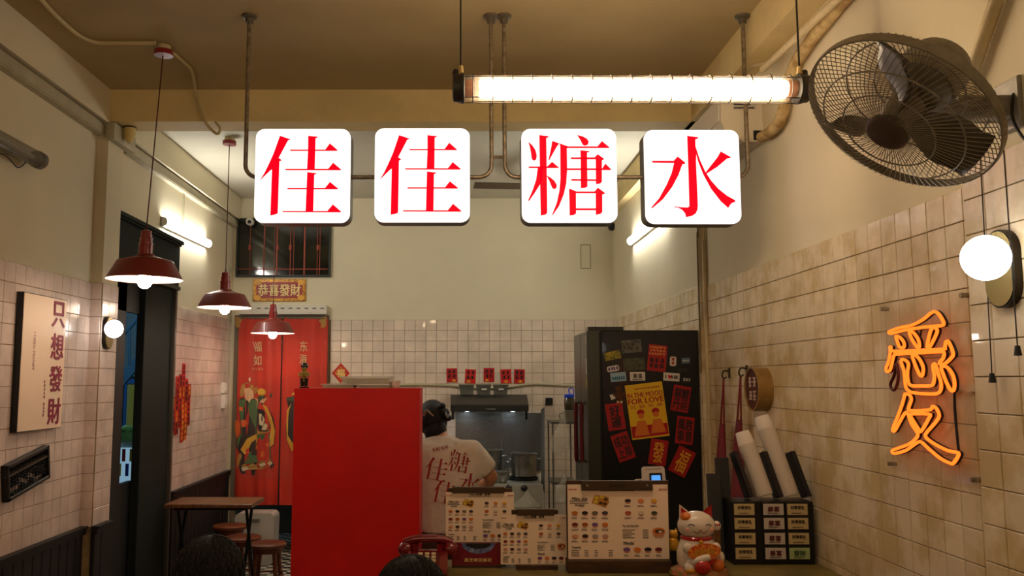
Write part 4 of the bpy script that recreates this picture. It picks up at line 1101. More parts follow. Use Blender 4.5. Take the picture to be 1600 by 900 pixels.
# food trays
clr2 = M('frosted clear tub', (225, 222, 205), 0.2, alpha=0.5)
def food_tray(x0, x1, y0, y1, lab, nf):
    a, b = at(x0, y1, Y=YR + .12), at(x1, y0, Y=YR + .12)
    base = rz if y1 > 602 else rz + at(550, 600, Y=YR + .12).z - at(550, 606, Y=YR + .12).z
    hgt = at(x0, y0, Y=YR + .12).z - at(x0, y1, Y=YR + .12).z
    t = thing('food_tray', lab, 'tray', ((a.x + b.x) / 2, YR + .22, base), 'clear food trays')
    MB().box((a.x + .01, YR + .08, base), (b.x - .01, YR + .34, base + hgt * .75)).build('tub', clr2, t)
    MB().box((a.x, YR + .07, base + hgt * .75), (b.x, YR + .35, base + hgt)).build('lid', clr2, t)
    for k in range(nf):
        MB().ball((a.x + .05 + (b.x - a.x - .1) * k / max(1, nf - 1), YR + .2, base + hgt * .36), .05, .09, hgt * .34, 12, 8).build('dumpling', M('pale green dough', (214, 206, 160), 0.6), t)
food_tray(503, 556, 599.5, 606, 'low clear lidded tray lying flat on the red cabinet', 2)
food_tray(557, 610, 600.5, 606, 'low clear tray carrying the larger tray on the red cabinet', 2)
food_tray(533, 612, 588, 600, 'larger clear tray of pale dumplings on top of the low trays', 5)
q = at(617, 598, Y=YR + .2); q.z = rz
MB().lathe(q, [(0.02, 0), (0.03, .012), (.034, .04), (.031, .04), (.026, .012), (0, .006)], seg=16).build('white_cup', M('white cup', (225, 220, 208), 0.3), label='small white cup beside the food trays on the red cabinet', cat='cup')

# ================================================================== KITCHEN AT THE BACK
MB().tube(smooth_path([at(*p, Y=YB - 0.02) for p in ((612, 602), (650, 601), (695, 602), (720, 604), (745, 606), (775, 606), (800, 604), (830, 600), (865, 601), (905, 603), (940, 603))], 4), 0.0125, 8).build(
    'wall_conduit', M('grey cream conduit', (180, 172, 140), 0.5), label='sagging pale conduit running across the cream back tiles', cat='conduit')
for k, (px, py, rt, lab) in enumerate(((706, 586.5, 1.5, 'red greeting card on the back tiles, next to bare tile by the red cabinet'), (735, 588, -3, 'leaning red greeting card above the left tub on the hood'),
        (764, 586, 0, 'red greeting card with gold ingots above the middle tub'), (790.5, 588, 2.5, 'leaning red greeting card above the right tub on the hood'), (811.5, 588, -1, 'red greeting card with small gold lettering above the hood end'))):
    q = at(px, py, Y=YB - 0.009); f = FRONT(q).sub(0, 0, 0, math.radians(rt))
    t = thing('greeting_card', lab, 'card', q - Vector((0, 0, .07)), 'red greeting cards above the range hood')
    MB().fbox(f, -.052, -.068, 0, .052, .068, .003).build('card', reds[k % 2], t)
    scribble(f.sub(0, 0.012, .003), .085, .09, ink, t, 2, 2, .2, seed=40 + k)
    MB().prism(f, ellipse(.02, .012, 8, (.02, -.015, -.02, 0, .01)[k], -.05), .003, .0045).build('gold_motif', goldm, t)
MB().fbox(FRONT(at(858, 627, Y=YB - .008)), -.034, -.034, 0, .034, .034, .02, .004).build('wall_socket', M('black socket', (20, 20, 20), .4), label='black wall socket on the back tiles right of the hood', cat='socket')

blackm = M('black enamel', (22, 22, 21), 0.3, coat=0.3)
steel = M('brushed steel', (165, 165, 160), 0.28, metal=0.9, var=0.2, scale=25, stretch=(1, 1, 14))
hx0, hx1 = at(704, 636, Y=7.95).x, at(826, 636, Y=7.95).x
z1, z2, z3 = at(760, 617, Y=8.15).z, at(760, 634, Y=7.95).z, at(760, 643, Y=7.95).z
hd = thing('range_hood', 'black range hood over the stove with two small lamps', 'range hood', ((hx0 + hx1) / 2, 8.2, z3))
fx = Fr(((hx0 + hx1) / 2, 0, 0), (0, 1, 0), (0, 0, 1)); hw = (hx1 - hx0) / 2
MB().prism(fx, [(YB - .02, z1), (8.14, z1), (7.96, z2 + .01), (7.95, z2), (7.95, z3), (YB - .02, z3)], -hw, hw).build('canopy', blackm, hd)
MB().fbox(FRONT((0, 7.95, 0)), hx0 + .01, z3 + .004, 0, hx1 - .01, z2 - .002, .006).build('control_strip', M('dark control strip', (40, 40, 38), .3), hd)
for k in range(5): MB().fbox(FRONT((0, 7.944, 0)), (hx0 + hx1) / 2 - .03 + .018 * k, z3 + .018, 0, (hx0 + hx1) / 2 - .022 + .018 * k, z3 + .026, .002).build('button', M('pale button', (190, 188, 180), .4), hd)
for px in (730, 801):
    x = at(px, 645, Y=8.08).x
    MB().lathe((x, 8.08, z3 - .004), [(0.0, 0), (.03, 0), (.03, .006)], seg=16).build('hood_lamp', EM('hood lamp light', (.75, .88, 1.0), 70.0), hd)
MB().fbox(FRONT((0, 7.99, 0)), hx0 + .03, z3 - .07, 0, hx1 - .03, z3, .006).build('visor', M('smoky visor glass', (120, 130, 130), .1, alpha=.35), hd)
for x in (hx0 + .02, hx1 - .02): MB().box((x - .012, 7.985, z3 - .075), (x + .012, 8.03, z3)).build('visor_bracket', blackm, hd)
for k in range(14): MB().fbox(Fr(((hx0 + hx1) / 2, 8.09, z2 + .075), (1, 0, 0), (0, .5, .6)), -.12 + .018 * k, -.015, .0, -.112 + .018 * k, .015, .004).build('vent_slot', black_in, hd)
for k, px in enumerate((729, 755.5, 782)):
    q = at(px, 619, Y=8.25); q.z = z1
    t = thing('plastic_tub', ('smoky plastic tub with rim on the range hood, the one beside the leaning left card', 'smoky plastic tub with rim on the range hood, between two tubs', 'smoky plastic tub on the range hood with a pale label')[k], 'tub', q, 'smoky tubs on the range hood')
    gm = M('smoky plastic', (88, 88, 78), .25, alpha=.8)
    vs = [(q.x + sx * hwid, q.y + sy * .05, q.z + hz) for hz, hwid in ((0, .06), (.085, .068)) for sx, sy in ((-1, -1), (1, -1), (1, 1), (-1, 1))]
    MB().add(vs, [(3, 2, 1, 0), (0, 1, 5, 4), (1, 2, 6, 5), (2, 3, 7, 6), (3, 0, 4, 7)]).build('tub', gm, t)
    MB().box((q.x - .074, q.y - .058, q.z + .082), (q.x + .074, q.y + .058, q.z + .098)).build('lid', gm, t)
    if k: MB().box((q.x - .02, q.y - .066, q.z + .045), (q.x + .03, q.y - .062, q.z + .06)).build('label', M('pale tub label', (200, 196, 188), .5), t)

# splashback, stove, pots
t = thing('splashback', 'tall steel splashback panels behind the stove', 'splashback', (at(780, 700, Y=YB).x, YB, .7))
for x0_, x1_ in ((712, 782.5), (784.5, 845)):
    A0, A1 = at(x0_, 760, Y=YB - .01), at(x1_, 645, Y=YB - .01)
    MB().box((A0.x, YB - .030, .80), (A1.x, YB - .012, A1.z)).build('steel_panel', steel, t)
MB().add([at(845, 640, Y=YB - .03), at(851, 636, Y=8.1), at(851, 770, Y=8.1), at(845, 760, Y=YB - .03)], [(0, 1, 2, 3)]).build('side_panel', M('dull steel', (120, 116, 100), .5, metal=.4), t)
sx0, sx1 = at(700, 770, Y=7.65).x, at(847, 770, Y=7.65).x
zs = at(800, 757, Y=7.65).z
stv = thing('gas_stove', 'steel gas range with dark burners and round black knobs', 'stove', ((sx0 + sx1) / 2, 8.0, 0))
MB().box((sx0, 7.66, 0), (sx1, 8.40, zs)).build('body', M('dull white steel', (150, 148, 136), .35, metal=.5), stv)
MB().box((sx0 - .01, 7.64, zs - .19), (sx1 + .01, 7.66, zs)).build('front_panel', M('pale steel front', (188, 186, 172), .35, metal=.4), stv)
for px in (745, 795, 819):
    q = at(px, 762.5, Y=7.64); MB().lathe(q, [(.03, 0), (.028, .022), (.018, .03), (0, .031)], axis=(0, -1, 0), seg=16).build('knob', blackm, stv)
for px in (767, 818):
    q = at(px, 745, Y=8.02)
    MB().lathe((q.x, 8.05, zs), [(.13, 0), (.14, .012), (.12, .03), (.06, .035), (0, .03)], seg=20).build('burner', black_in, stv)
def pot(px, Y, r, hgt, z, lab, nm='stock_pot', lidded=False, handles=True):
    q = at(px, 740, Y=Y); q.z = z
    t = thing(nm, lab, 'pot', q)
    MB().lathe(q, [(r * .94, 0), (r, .02), (r, hgt), (r * 1.05, hgt + .004), (r * 1.05, hgt + .01), (r * .96, hgt + .006), (r * .94, .02), (0, .012)], seg=32).build('body', steel, t)
    if handles:
        for s in (-1, 1):
            MB().tube(smooth_path([q + Vector((s * r, -.03, hgt * .78)), q + Vector((s * (r + .03), -.03, hgt * .8)), q + Vector((s * (r + .03), .03, hgt * .8)), q + Vector((s * r, .03, hgt * .78))], 4), .006, 6).build('handle', steel, t)
        MB().box((q.x + r * .2, q.y - r * 1.03, hgt * .5 + z), (q.x + r * .32, q.y - r * .93, hgt * .78 + z)).build('handle_bracket', steel, t)
    return t
pot(763, 8.06, .13, .22, zs + .036, 'tall steel stock pot on the stove partly behind the cook')
pot(819, 8.02, .115, .19, zs + .036, 'wide steel pot on the burner right of the tall stock pot')
q = at(782, 742, Y=7.80); q.z = zs
t = thing('saucepan', 'small steel saucepan with looped handle in front of the tall pot', 'pot', q)
MB().lathe(q, [(.05, 0), (.075, .03), (.08, .09), (.085, .094), (.076, .09), (.07, .03), (0, .015)], seg=24).build('body', steel, t)
MB().tube(smooth_path([q + Vector((.07, -.02, .08)), q + Vector((.09, -.01, .11)), q + Vector((.07, .03, .12)), q + Vector((.05, .04, .09))], 4), .005, 6).build('handle', steel, t)
q = at(800, 708, Y=7.98)
MB().tube([at(798, 722, Y=8.0), at(803, 706, Y=7.97)], .008, 8).ball(at(793, 722, Y=8.0), .03, .03, .012, 12, 6).build('ladle', steel, label='steel ladle resting between the two large pots', cat='ladle')
def bag(path_top, c, rx, rz_, lab, seed, col=(210, 206, 186)):
    m = MB(); r = random.Random(seed); rows = []
    top = Vector(path_top); c = Vector(c)
    for j in range(12):
        u = j / 11; ce = top.lerp(c + Vector((0, 0, -rz_)), u)
        rad = rx * (0.08 + 0.95 * math.sin(PI * min(1, u * 1.02) ** 1.5 * .72) ** 1.2) if u < 1 else .02
        rows.append([ce + Vector((math.cos(k * 2 * PI / 14) * rad * (1 + r.uniform(-.18, .18)), math.sin(k * 2 * PI / 14) * rad * .6 * (1 + r.uniform(-.18, .18)), r.uniform(-.012, .012))) for k in range(14)] )
    for row in rows: row.append(row[0].copy())
    m.sheet(rows).build('plastic_bag', M('crinkled clear bag', col, .15, alpha=.2, coat=.4), label=lab, cat='bag')
bag(at(824, 766, Y=7.58), at(822, 786, Y=7.56), .12, .09, 'crinkled clear plastic bag hanging on the stove front', 3)
bag(at(882, 640, Y=7.39), at(873, 690, Y=7.385), .075, .10, 'clear plastic bag with dark contents hanging beside the jar', 5, (150, 148, 120))
bag(at(882, 735, Y=7.39), at(878, 765, Y=7.385), .06, .10, 'pale plastic bag hanging low beside the fridge door', 8, (150, 170, 140))
# rack with jar by the fridge
rk0, rk1 = at(862, 660, Y=7.4).x, at(902, 660, Y=7.4).x
zk = at(880, 659, Y=7.4).z
t = thing('metal_rack', 'dark metal rack between stove and fridge', 'rack', ((rk0 + rk1) / 2, 7.6, 0))
rkm = M('dull rack metal', (84, 80, 66), .5, metal=.3)
for x in (rk0 + .01, rk1 - .01):
    for y in (7.42, 7.78): MB().box((x - .006, y - .006, 0), (x + .006, y + .006, zk)).build('post', rkm, t)
for z in (.3, .78, zk - .02): MB().box((rk0, 7.41, z), (rk1, 7.79, z + .02)).build('shelf', rkm, t)
q = at(890, 659, Y=7.5); q.z = zk
t = thing('metal_tin', 'round metal tin on the dark rack under the blue lidded jar', 'tin', q)
MB().lathe(q, [(.055, 0), (.058, .01), (.058, .085), (.06, .09), (.05, .092), (0, .09)], seg=20).build('body', M('dull tin', (140, 136, 118), .4, metal=.6), t)
MB().tube(smooth_path([q + Vector((-.055, 0, .07)), q + Vector((-.085, 0, .06)), q + Vector((-.08, 0, .02)), q + Vector((-.057, 0, .02))], 4), .006, 6).build('handle', M('dull tin', (140, 136, 118)), t)
q = q + Vector((0, 0, .093))
t = thing('storage_jar', 'glass jar with bright blue lid and carry loop beside the fridge', 'jar', q)
MB().lathe(q, [(.04, 0), (.046, .01), (.046, .09), (.036, .108), (.036, .115), (0, .115)], seg=20).build('glass', M('dark filled glass', (58, 54, 36), .12, coat=.5), t)
blu = M('blue plastic lid', (30, 70, 200), .35)
MB().lathe(q, [(.042, .108), (.044, .112), (.044, .135), (.02, .142), (0, .142)], seg=20).build('lid', blu, t)
MB().tube(smooth_path([q + Vector((.002, 0, .14)), q + Vector((-.004, 0, .175)), q + Vector((.02, 0, .192)), q + Vector((.038, 0, .17)), q + Vector((.038, 0, .138))], 4), .005, 6).build('carry_loop', blu, t)

# ================================================================== FRIDGE
YG = 5.43
gz = at(1010, 516, Y=YG).z
gx0, gx1, gx2, gx3 = at(918, 600, Y=YG).x, at(937, 600, Y=YG).x, at(941, 600, Y=YG).x, XRF - 0.012
fgm = M('black fridge steel', (24, 25, 24), 0.32, metal=0.2, coat=0.15)
fgd = M('grey green fridge door', (70, 72, 62), 0.3, metal=0.5)
fr = thing('refrigerator', 'tall black refrigerator covered with cards and magnets on its side', 'refrigerator', ((gx0 + gx3) / 2, YG + 0.32, 0))
MB().fbox(FRONT((0, YG, 0)), gx2, 0.03, -0.62, gx3, gz, 0.0, 0.004).build('body', fgm, fr)
for y0, y1 in ((YG, YG + 0.30), (YG + 0.306, YG + 0.62)):
    d = MB().fbox(Fr((gx1, 0, 0), (0, -1, 0), (0, 0, 1)), -y1, 0.05, 0, -y0, gz - 0.004, gx1 - gx0, 0.006).build('door', fgd, fr)
MB().fbox(FRONT((0, YG + .01, 0)), gx1, 0.06, -0.6, gx2, gz - 0.01, -0.005).build('door_seal', black_in, fr)
MB().box((gx0 + .01, YG + .005, gz - .004), (gx2 + .14, YG + .10, gz + .022)).build('hinge_cover', blackm, fr)
red_knit = M('dark red knitted cover', (112, 20, 18), 0.8, rgb2=(60, 14, 12), scale=60)
for yh in (YG + 0.06, YG + 0.33):
    zt1, zb1 = at(905, 628, Y=yh).z, at(905, 722, Y=yh).z
    o = MB().tube([(gx0 - .005, yh, zt1), (gx0 - .03, yh, zt1 - .02), (gx0 - .03, yh, zb1 + .02), (gx0 - .005, yh, zb1)], .010, 8).build('handle', fgd, fr)
    MB().tube([(gx0 - .03, yh, zt1 - .0), (gx0 - .032, yh, zt1 - .03), (gx0 - .034, yh, (zt1 + zb1) / 2), (gx0 - .032, yh, zb1 + .03), (gx0 - .03, yh, zb1)], [.008, .015, .012, .015, .008], 10).build('handle_cover', red_knit, o)
for k, (py0, py1) in enumerate(((500, 513), (535, 560), (566, 580))):
    za, zb1 = at(914, py1, Y=YG).z, at(914, py0, Y=YG).z
    MB().fbox(Fr((gx0, YG + .05, 0), (0, -1, 0), (0, 0, 1)), 0, za - .1, 0, .03, zb1 - .1, .002).build('door_sticker', M('pale sticker' if k < 2 else 'yellow sticker', (190, 188, 176) if k < 2 else (190, 170, 60), .5), fr)

FF = lambda px, py, rt=0, l=0.0: FRONT(at(px, py, Y=YG) + Vector((0, -0.0005 - l, 0))).sub(0, 0, 0, math.radians(rt))
PM = 1 / ppm(YG)
yelp = M('poster yellow', (228, 184, 26), .5); redp2 = M('poster red', (176, 20, 24), .5)
whitep = M('white card', (216, 208, 196), .5); cardred = M('fridge card red', (168, 18, 20), .5)
def card(px, py, w, h, rt, mat, lab, name='fridge_magnet', cat='magnet', group=None, z=0.0, r=0.0):
    f = FF(px, py, rt, z); t = thing(name, lab, cat, f(0, -h * PM / 2), group)
    if r: MB().prism(f, rrect(w * PM, h * PM, r, 3), 0, .003).build('card', mat, t)
    else: MB().fbox(f, -w * PM / 2, -h * PM / 2, 0, w * PM / 2, h * PM / 2, .003).build('card', mat, t)
    return t, FF(px, py, rt, z + .003), w * PM, h * PM
t, f, w, h = card(1011, 641.5, 58, 84, 6.8, yelp, 'large yellow film poster with red lettering on the fridge side', 'film_poster', 'poster')
text(f, 'IN THE MOOD', w=w * .95, h=h * .085, mat=redp2, parent=t, bold=.03, b=h * .30)
text(f, 'FOR LOVE', w=w * .95, h=h * .10, mat=redp2, parent=t, bold=.03, b=h * .19)
text(f, '花 樣 年 華', w=w * .88, h=h * .06, mat=redp2, parent=t, b=h * .085)
m = MB().fbox(f, -w / 2 + .003, -h * .47, 0, w / 2 - .003, -h * .26, .0008)
m.prism(f, ellipse(w * .10, h * .055, 14, -w * .18, h * -.02), 0, .0012).prism(f, ellipse(w * .10, h * .055, 14, w * .22, h * -.02), 0, .0012)
m.build('picture_dark', redp2, t)
m = MB().prism(f, ellipse(w * .085, h * .05, 14, -w * .18, h * -.085), .0008, .0016).prism(f, ellipse(w * .085, h * .05, 14, w * .22, h * -.085), .0008, .0016)
m.prism(f, [(-w * .42, -h * .44), (-w * .02, -h * .44), (-w * .08, -h * .17), (-w * .3, -h * .17)], .0008, .0014).prism(f, [(w * .02, -h * .42), (w * .42, -h * .42), (w * .34, -h * .17), (w * .12, -h * .17)], .0008, .0014)
m.build('picture_mid', M('poster orange', (214, 112, 34), .5), t)
scribble(FF(1011, 606, 6.8, .003), w * .7, h * .03, redp2, t, 1, 12, .3, 'small_print', 11)

RC = 'red lucky cards on the fridge side'
def redcard(px, py, w, h, rt, lab, chars, mat=ink, base=cardred, bold=.03):
    t, f, ww_, hh_ = card(px, py, w, h, rt, base, lab, 'lucky_card', 'card', RC)
    lines = chars.split('|')
    for i, l in enumerate(lines):
        text(f, l, w=ww_ * (.84 if len(l) > 1 else .6), h=hh_ * .8 / len(lines), mat=mat, parent=t, bold=bold, b=hh_ * (.42 - .84 * (i + .5) / len(lines)))
    return t, f, ww_, hh_
redcard(961.5, 651, 27, 41, 8, 'tilted red card of two big black characters left of the film poster', '好|運')
redcard(973.5, 698, 27, 42, 19, 'strongly tilted red card of four characters below the film poster', '成功|上岸')
redcard(1063.7, 623, 27, 40, -10.5, 'red card with two rows of black characters right of the film poster', '錦鯉|丹运')
redcard(1070, 672.5, 27, 42, -7, 'red card with four thin characters below another red card, near the wall', '萬胜|事意')
t, f, ww_, hh_ = redcard(1028.5, 706.7, 27, 39, -9, 'red card with a fat gold character below the film poster corner', '發', goldm, bold=.02)
t, f, ww_, hh_ = redcard(1065.6, 721, 28, 42, -27, 'steeply tilted red card with a fat gold fortune character', '福', goldm, bold=.02)
t, f, w, h = card(1026.7, 559.5, 29, 41, -6, cardred, 'red card headed HAPPY twice, above the film poster', 'lucky_card', 'card', RC)
for b_, s_ in ((.40, 'HAPPY'), (.155, 'HAPPY')): text(f, s_, w=w * .86, h=h * .10, mat=M('orange lettering', (230, 150, 70), .5), parent=t, bold=.03, b=h * b_)
scribble(f.sub(0, h * .28), w * .85, h * .09, M('orange lettering', (230, 150, 70)), t, 1, 5, .2, seed=2)
scribble(f.sub(0, -h * .2), w * .8, h * .42, ink, t, 2, 3, .22, seed=5)
t, f, w, h = card(986.7, 541, 31, 20, 5, M('dark photo', (40, 40, 36), .4, rgb2=(110, 106, 92), scale=50), 'dark photo magnet at the top of the fridge side', group='photo magnets')
t, f, w, h = card(991, 569, 33, 19, 3, M('green dark photo', (44, 50, 38), .4, rgb2=(86, 84, 54), scale=45), 'dark greenish photo magnet below the other photo magnet', group='photo magnets')
t, f, w, h = card(957, 555.5, 25, 13, 12, M('yellow green picture', (186, 160, 34), .5, rgb2=(60, 80, 30), scale=40), 'small yellow green picture magnet near the fridge edge')
t, f, w, h = card(957.8, 576, 19, 9, 10, whitep, 'small white cloud shaped magnet with purple lettering', r=.012)
scribble(f, w * .85, h * .7, M('purple ink', (84, 40, 120), .5), t, 1, 4, .3, seed=21)
t, f, w, h = card(966, 589, 24, 14, 5, M('pale blue picture', (150, 180, 200), .5), 'pale blue skyline magnet above the brown bear magnet')
scribble(f.sub(0, -h * .15), w * .85, h * .45, M('teal ink', (40, 110, 140), .5), t, 1, 6, .3, seed=22)
t, f, w, h = card(996, 588, 23.5, 13.5, 1, whitep, 'white card magnet with two dark characters above the film poster')
text(f, '暴:富', w=w * .6, h=h * .55, mat=ink, parent=t, bold=.02, b=h * .05)
MB().fbox(f, -w * .35, -h * .42, 0, w * .35, -h * .34, .001).build('small_print', ink, t)
t, f, w, h = card(1049, 589, 25, 12.5, -4, whitep, 'white magnet reading I heart HK')
text(f, 'I', h=h * .45, mat=ink, parent=t, bold=.04, a=-w * .36); text(f, 'HK', h=h * .45, mat=ink, parent=t, bold=.04, a=w * .23)
hp_ = [(0, -.5), (.45, .05), (.45, .3), (.25, .45), (0, .25), (-.25, .45), (-.45, .3), (-.45, .05)]
MB().prism(f, [(-w * .1 + x * h * .55, y * h * .55) for x, y in hp_], 0, .001).build('heart', M('heart red', (200, 20, 24), .5), t)
t, f, w, h = card(1051.5, 564.5, 10, 15, -4, whitep, 'pink and white hand shaped magnet beside the HAPPY card', r=.012)
scribble(f, w * .7, h * .75, M('coral ink', (196, 84, 64), .5), t, 2, 1, .3, seed=23)
t, f, w, h = card(1071.5, 563.5, 13, 9, 2, M('slate blue card', (84, 106, 120), .5), 'small slate blue magnet near the fridge top corner')
scribble(f, w * .8, h * .4, whitep, t, 1, 4, .2, seed=24)
t, f, w, h = card(1067, 578.5, 15, 6, 0, M('dull black magnet', (40, 38, 32), .6), 'thin dull black magnet under the slate blue one')
t, f, w, h = card(1073, 593.5, 14.5, 10, -4, M('black rounded magnet', (30, 30, 30), .5), 'rounded black magnet outlined in white lettering', r=.014)
text(f, '再来', w=w * .8, h=h * .55, mat=whitep, parent=t, bold=.02) if False else scribble(f, w * .8, h * .55, whitep, t, 1, 3, .22, seed=25)
f = FF(964, 615); t = thing('bear_magnet', 'brown animal shaped magnet holding a white card', 'magnet', f(0, -.05))
bw = M('brown felt', (96, 60, 34), .8)
m = MB()
for a_, b_, w_, h_ in ((.012, -.01, .02, .03), (.008, .028, .016, .016), (-.006, .04, .006, .008), (.02, .042, .006, .008), (.034, -.002, .018, .007), (-.012, -.008, .016, .008), (.004, -.042, .01, .014), (.024, -.042, .01, .014)):
    m.prism(f, ellipse(w_, h_, 12, a_, b_), 0, .004)
m.build('body', bw, t)
MB().fbox(f.sub(-.028, -.02, 0, .3), -.014, -.016, .0, .014, .016, .003).build('white_card', whitep, t)
MB().prism(f, ellipse(.008, .007, 10, .004, -.052), .004, .006).prism(f, ellipse(.008, .007, 10, .026, -.052), .004, .006).build('foot_patch', M('cream felt', (206, 186, 140), .8), t)

# ================================================================== THINGS ON THE RIGHT WALL
hk = M('dark bronze hook', (66, 56, 34), .4, metal=.6)
for k, (px, py, xb, pb_) in enumerate(((1139, 583, 1133, 662), (1166, 579, 1159, 656))):
    q = at(px, py, X=XR - .012)
    t = thing('wall_hook', ('bronze wall hook carrying the limp red pouch next to the conduit', 'bronze wall hook carrying the red pouch next to the round wooden box')[k], 'hook', q - Vector((0, 0, .03)), 'bronze wall hooks')
    MB().fbox(RIGHTW((XR - .006, q.y, q.z)), -.014, -.03, 0, .014, .03, .008, .003).build('plate', hk, t)
    MB().tube(smooth_path([q + Vector((0, 0, .01)), q + Vector((-.03, 0, .012)), q + Vector((-.04, 0, -.015)), q + Vector((-.03, 0, -.03)), q + Vector((-.015, 0, -.022))], 4), .005, 6).build('hook', hk, t)
    t = thing('hanging_pouch', ('long dark red pouch hanging by cords next to the conduit', 'long dark red pouch hanging by cords next to the round wooden box')[k], 'pouch', q - Vector((0.03, 0, .85)), 'red pouches on wall hooks')
    rdm = M('dark red fabric', (128, 12, 22), .7, var=.25, scale=20)
    s0 = q + Vector((-.032, 0, -.03)); d = at(xb, pb_, Y=q.y); d.x = s0.x - .0; d = Vector((s0.x - .015, s0.y, d.z))
    for e in (-1, 1): MB().tube([s0, d + Vector((0, e * .03, 0))], .005, 6).build('cord', rdm, t)
    rows = []
    for j in range(9):
        u = j / 8; wd = .03 + .075 * u ** .8; zz_ = d.z - .42 * u
        rows.append([d + Vector((math.cos(a) * .022 * (0.6 + .6 * u) - .02 * u, math.sin(a) * wd + .01 * math.sin(5 * u), zz_ - d.z)) for a in [2 * PI * i / 14 for i in range(15)]])
    MB().sheet(rows).build('pouch', rdm, t)
q = at(1190, 608, X=XR - .03)
t = thing('round_wooden_box', 'round ochre wooden frame with dark red calligraphy on the old tiles', 'wall ornament', q - Vector((0, 0, .11)))
MB().lathe(Vector((XR - .008, q.y, q.z)), [(.110, 0), (.110, .075), (.102, .075), (.102, .02), (.110, .0)], axis=(-1, 0, 0), seg=40).build('rim', M('ochre bent wood', (158, 120, 58), .5, var=.15, scale=20), t)
MB().lathe(Vector((XR - .06, q.y, q.z)), [(0, .016), (.102, .016), (.102, 0)], axis=(-1, 0, 0), seg=40).build('panel', M('dark red lacquer', (74, 14, 14), .4), t)
scribble(RIGHTW((XR - .0765, q.y, q.z)), .12, .14, M('pale brush ink', (196, 170, 150), .5), t, 2, 2, .14, seed=31)

# ================================================================== FRONT COUNTER
zc = at(966, 893.5, Y=3.66).z
ctm = M('worn yellow green worktop', (132, 116, 62), .45, var=.25, scale=9)
cx0 = at(634, 890, Y=3.6).x
ct = thing('counter', 'front serving counter with worn yellowish worktop', 'counter', ((cx0 + XR) / 2, 3.7, 0))
MB().box((cx0, 3.42, zc - .04), (XR - .012, 3.96, zc)).build('worktop', ctm, ct)
MB().box((cx0 + .03, 3.48, 0), (XR - .02, 3.92, zc - .04)).build('carcass', darkwood, ct)
for k in range(9):
    x = cx0 + .04 + k * (XR - cx0 - .08) / 9
    MB().fbox(FRONT((x, 3.48, .08)), 0, 0, 0, (XR - cx0 - .08) / 9 - .008, zc - .16, .012, .004).build('plank', darkwood, ct)

paper = M('pale menu paper', (246, 222, 198), .45, coat=.15)
wood_b = M('dark walnut board', (82, 54, 30), .5, rgb2=(54, 34, 18), scale=6, stretch=(1, 1, 8))
clip_m = M('worn brown clip', (70, 52, 32), .45)
bowlc = [(206, 116, 44), (40, 30, 40), (120, 110, 96), (70, 66, 84), (120, 34, 40), (170, 84, 34), (120, 80, 150), (220, 120, 40), (216, 150, 120), (48, 20, 26), (150, 140, 136), (196, 150, 140), (60, 36, 40), (228, 140, 60), (236, 178, 40), (190, 90, 60), (220, 200, 170), (66, 70, 56)]
BM = [M('bowl print %d' % i, c, .5) for i, c in enumerate(bowlc)]
rimm = M('bowl rim print', (196, 140, 110), .5)
def bowls(f, sx, sy, spots, parent, r):
    for (u, v, ci) in spots:
        o = MB().prism(f, [(u * sx + r * x, v * sy + r * .85 * y) for x, y in ((-1, .35), (-.8, -.5), (-.45, -.85), (.45, -.85), (.8, -.5), (1, .35))], 0, .0008).build('bowl_picture', rimm, parent)
        MB().prism(f, ellipse(r, r * .55, 14, u * sx, v * sy + r * .3), .0008, .0014).build('bowl_filling', BM[ci % len(BM)], o)
def lines(f, a0, a1, b0, b1, n, parent, jit=.25, seed=0, mat=ink, th=.34):
    r = random.Random(seed); m = MB()
    for k in range(n):
        b = b0 + (b1 - b0) * (k + .5) / n; hh = abs(b1 - b0) / n * th / 2
        m.fbox(f, a0, b - hh, 0, a1 - (a1 - a0) * r.uniform(0, jit), b + hh, .0008)
    m.build('small_print', mat, parent)
redink = M('red print', (184, 40, 48), .5)
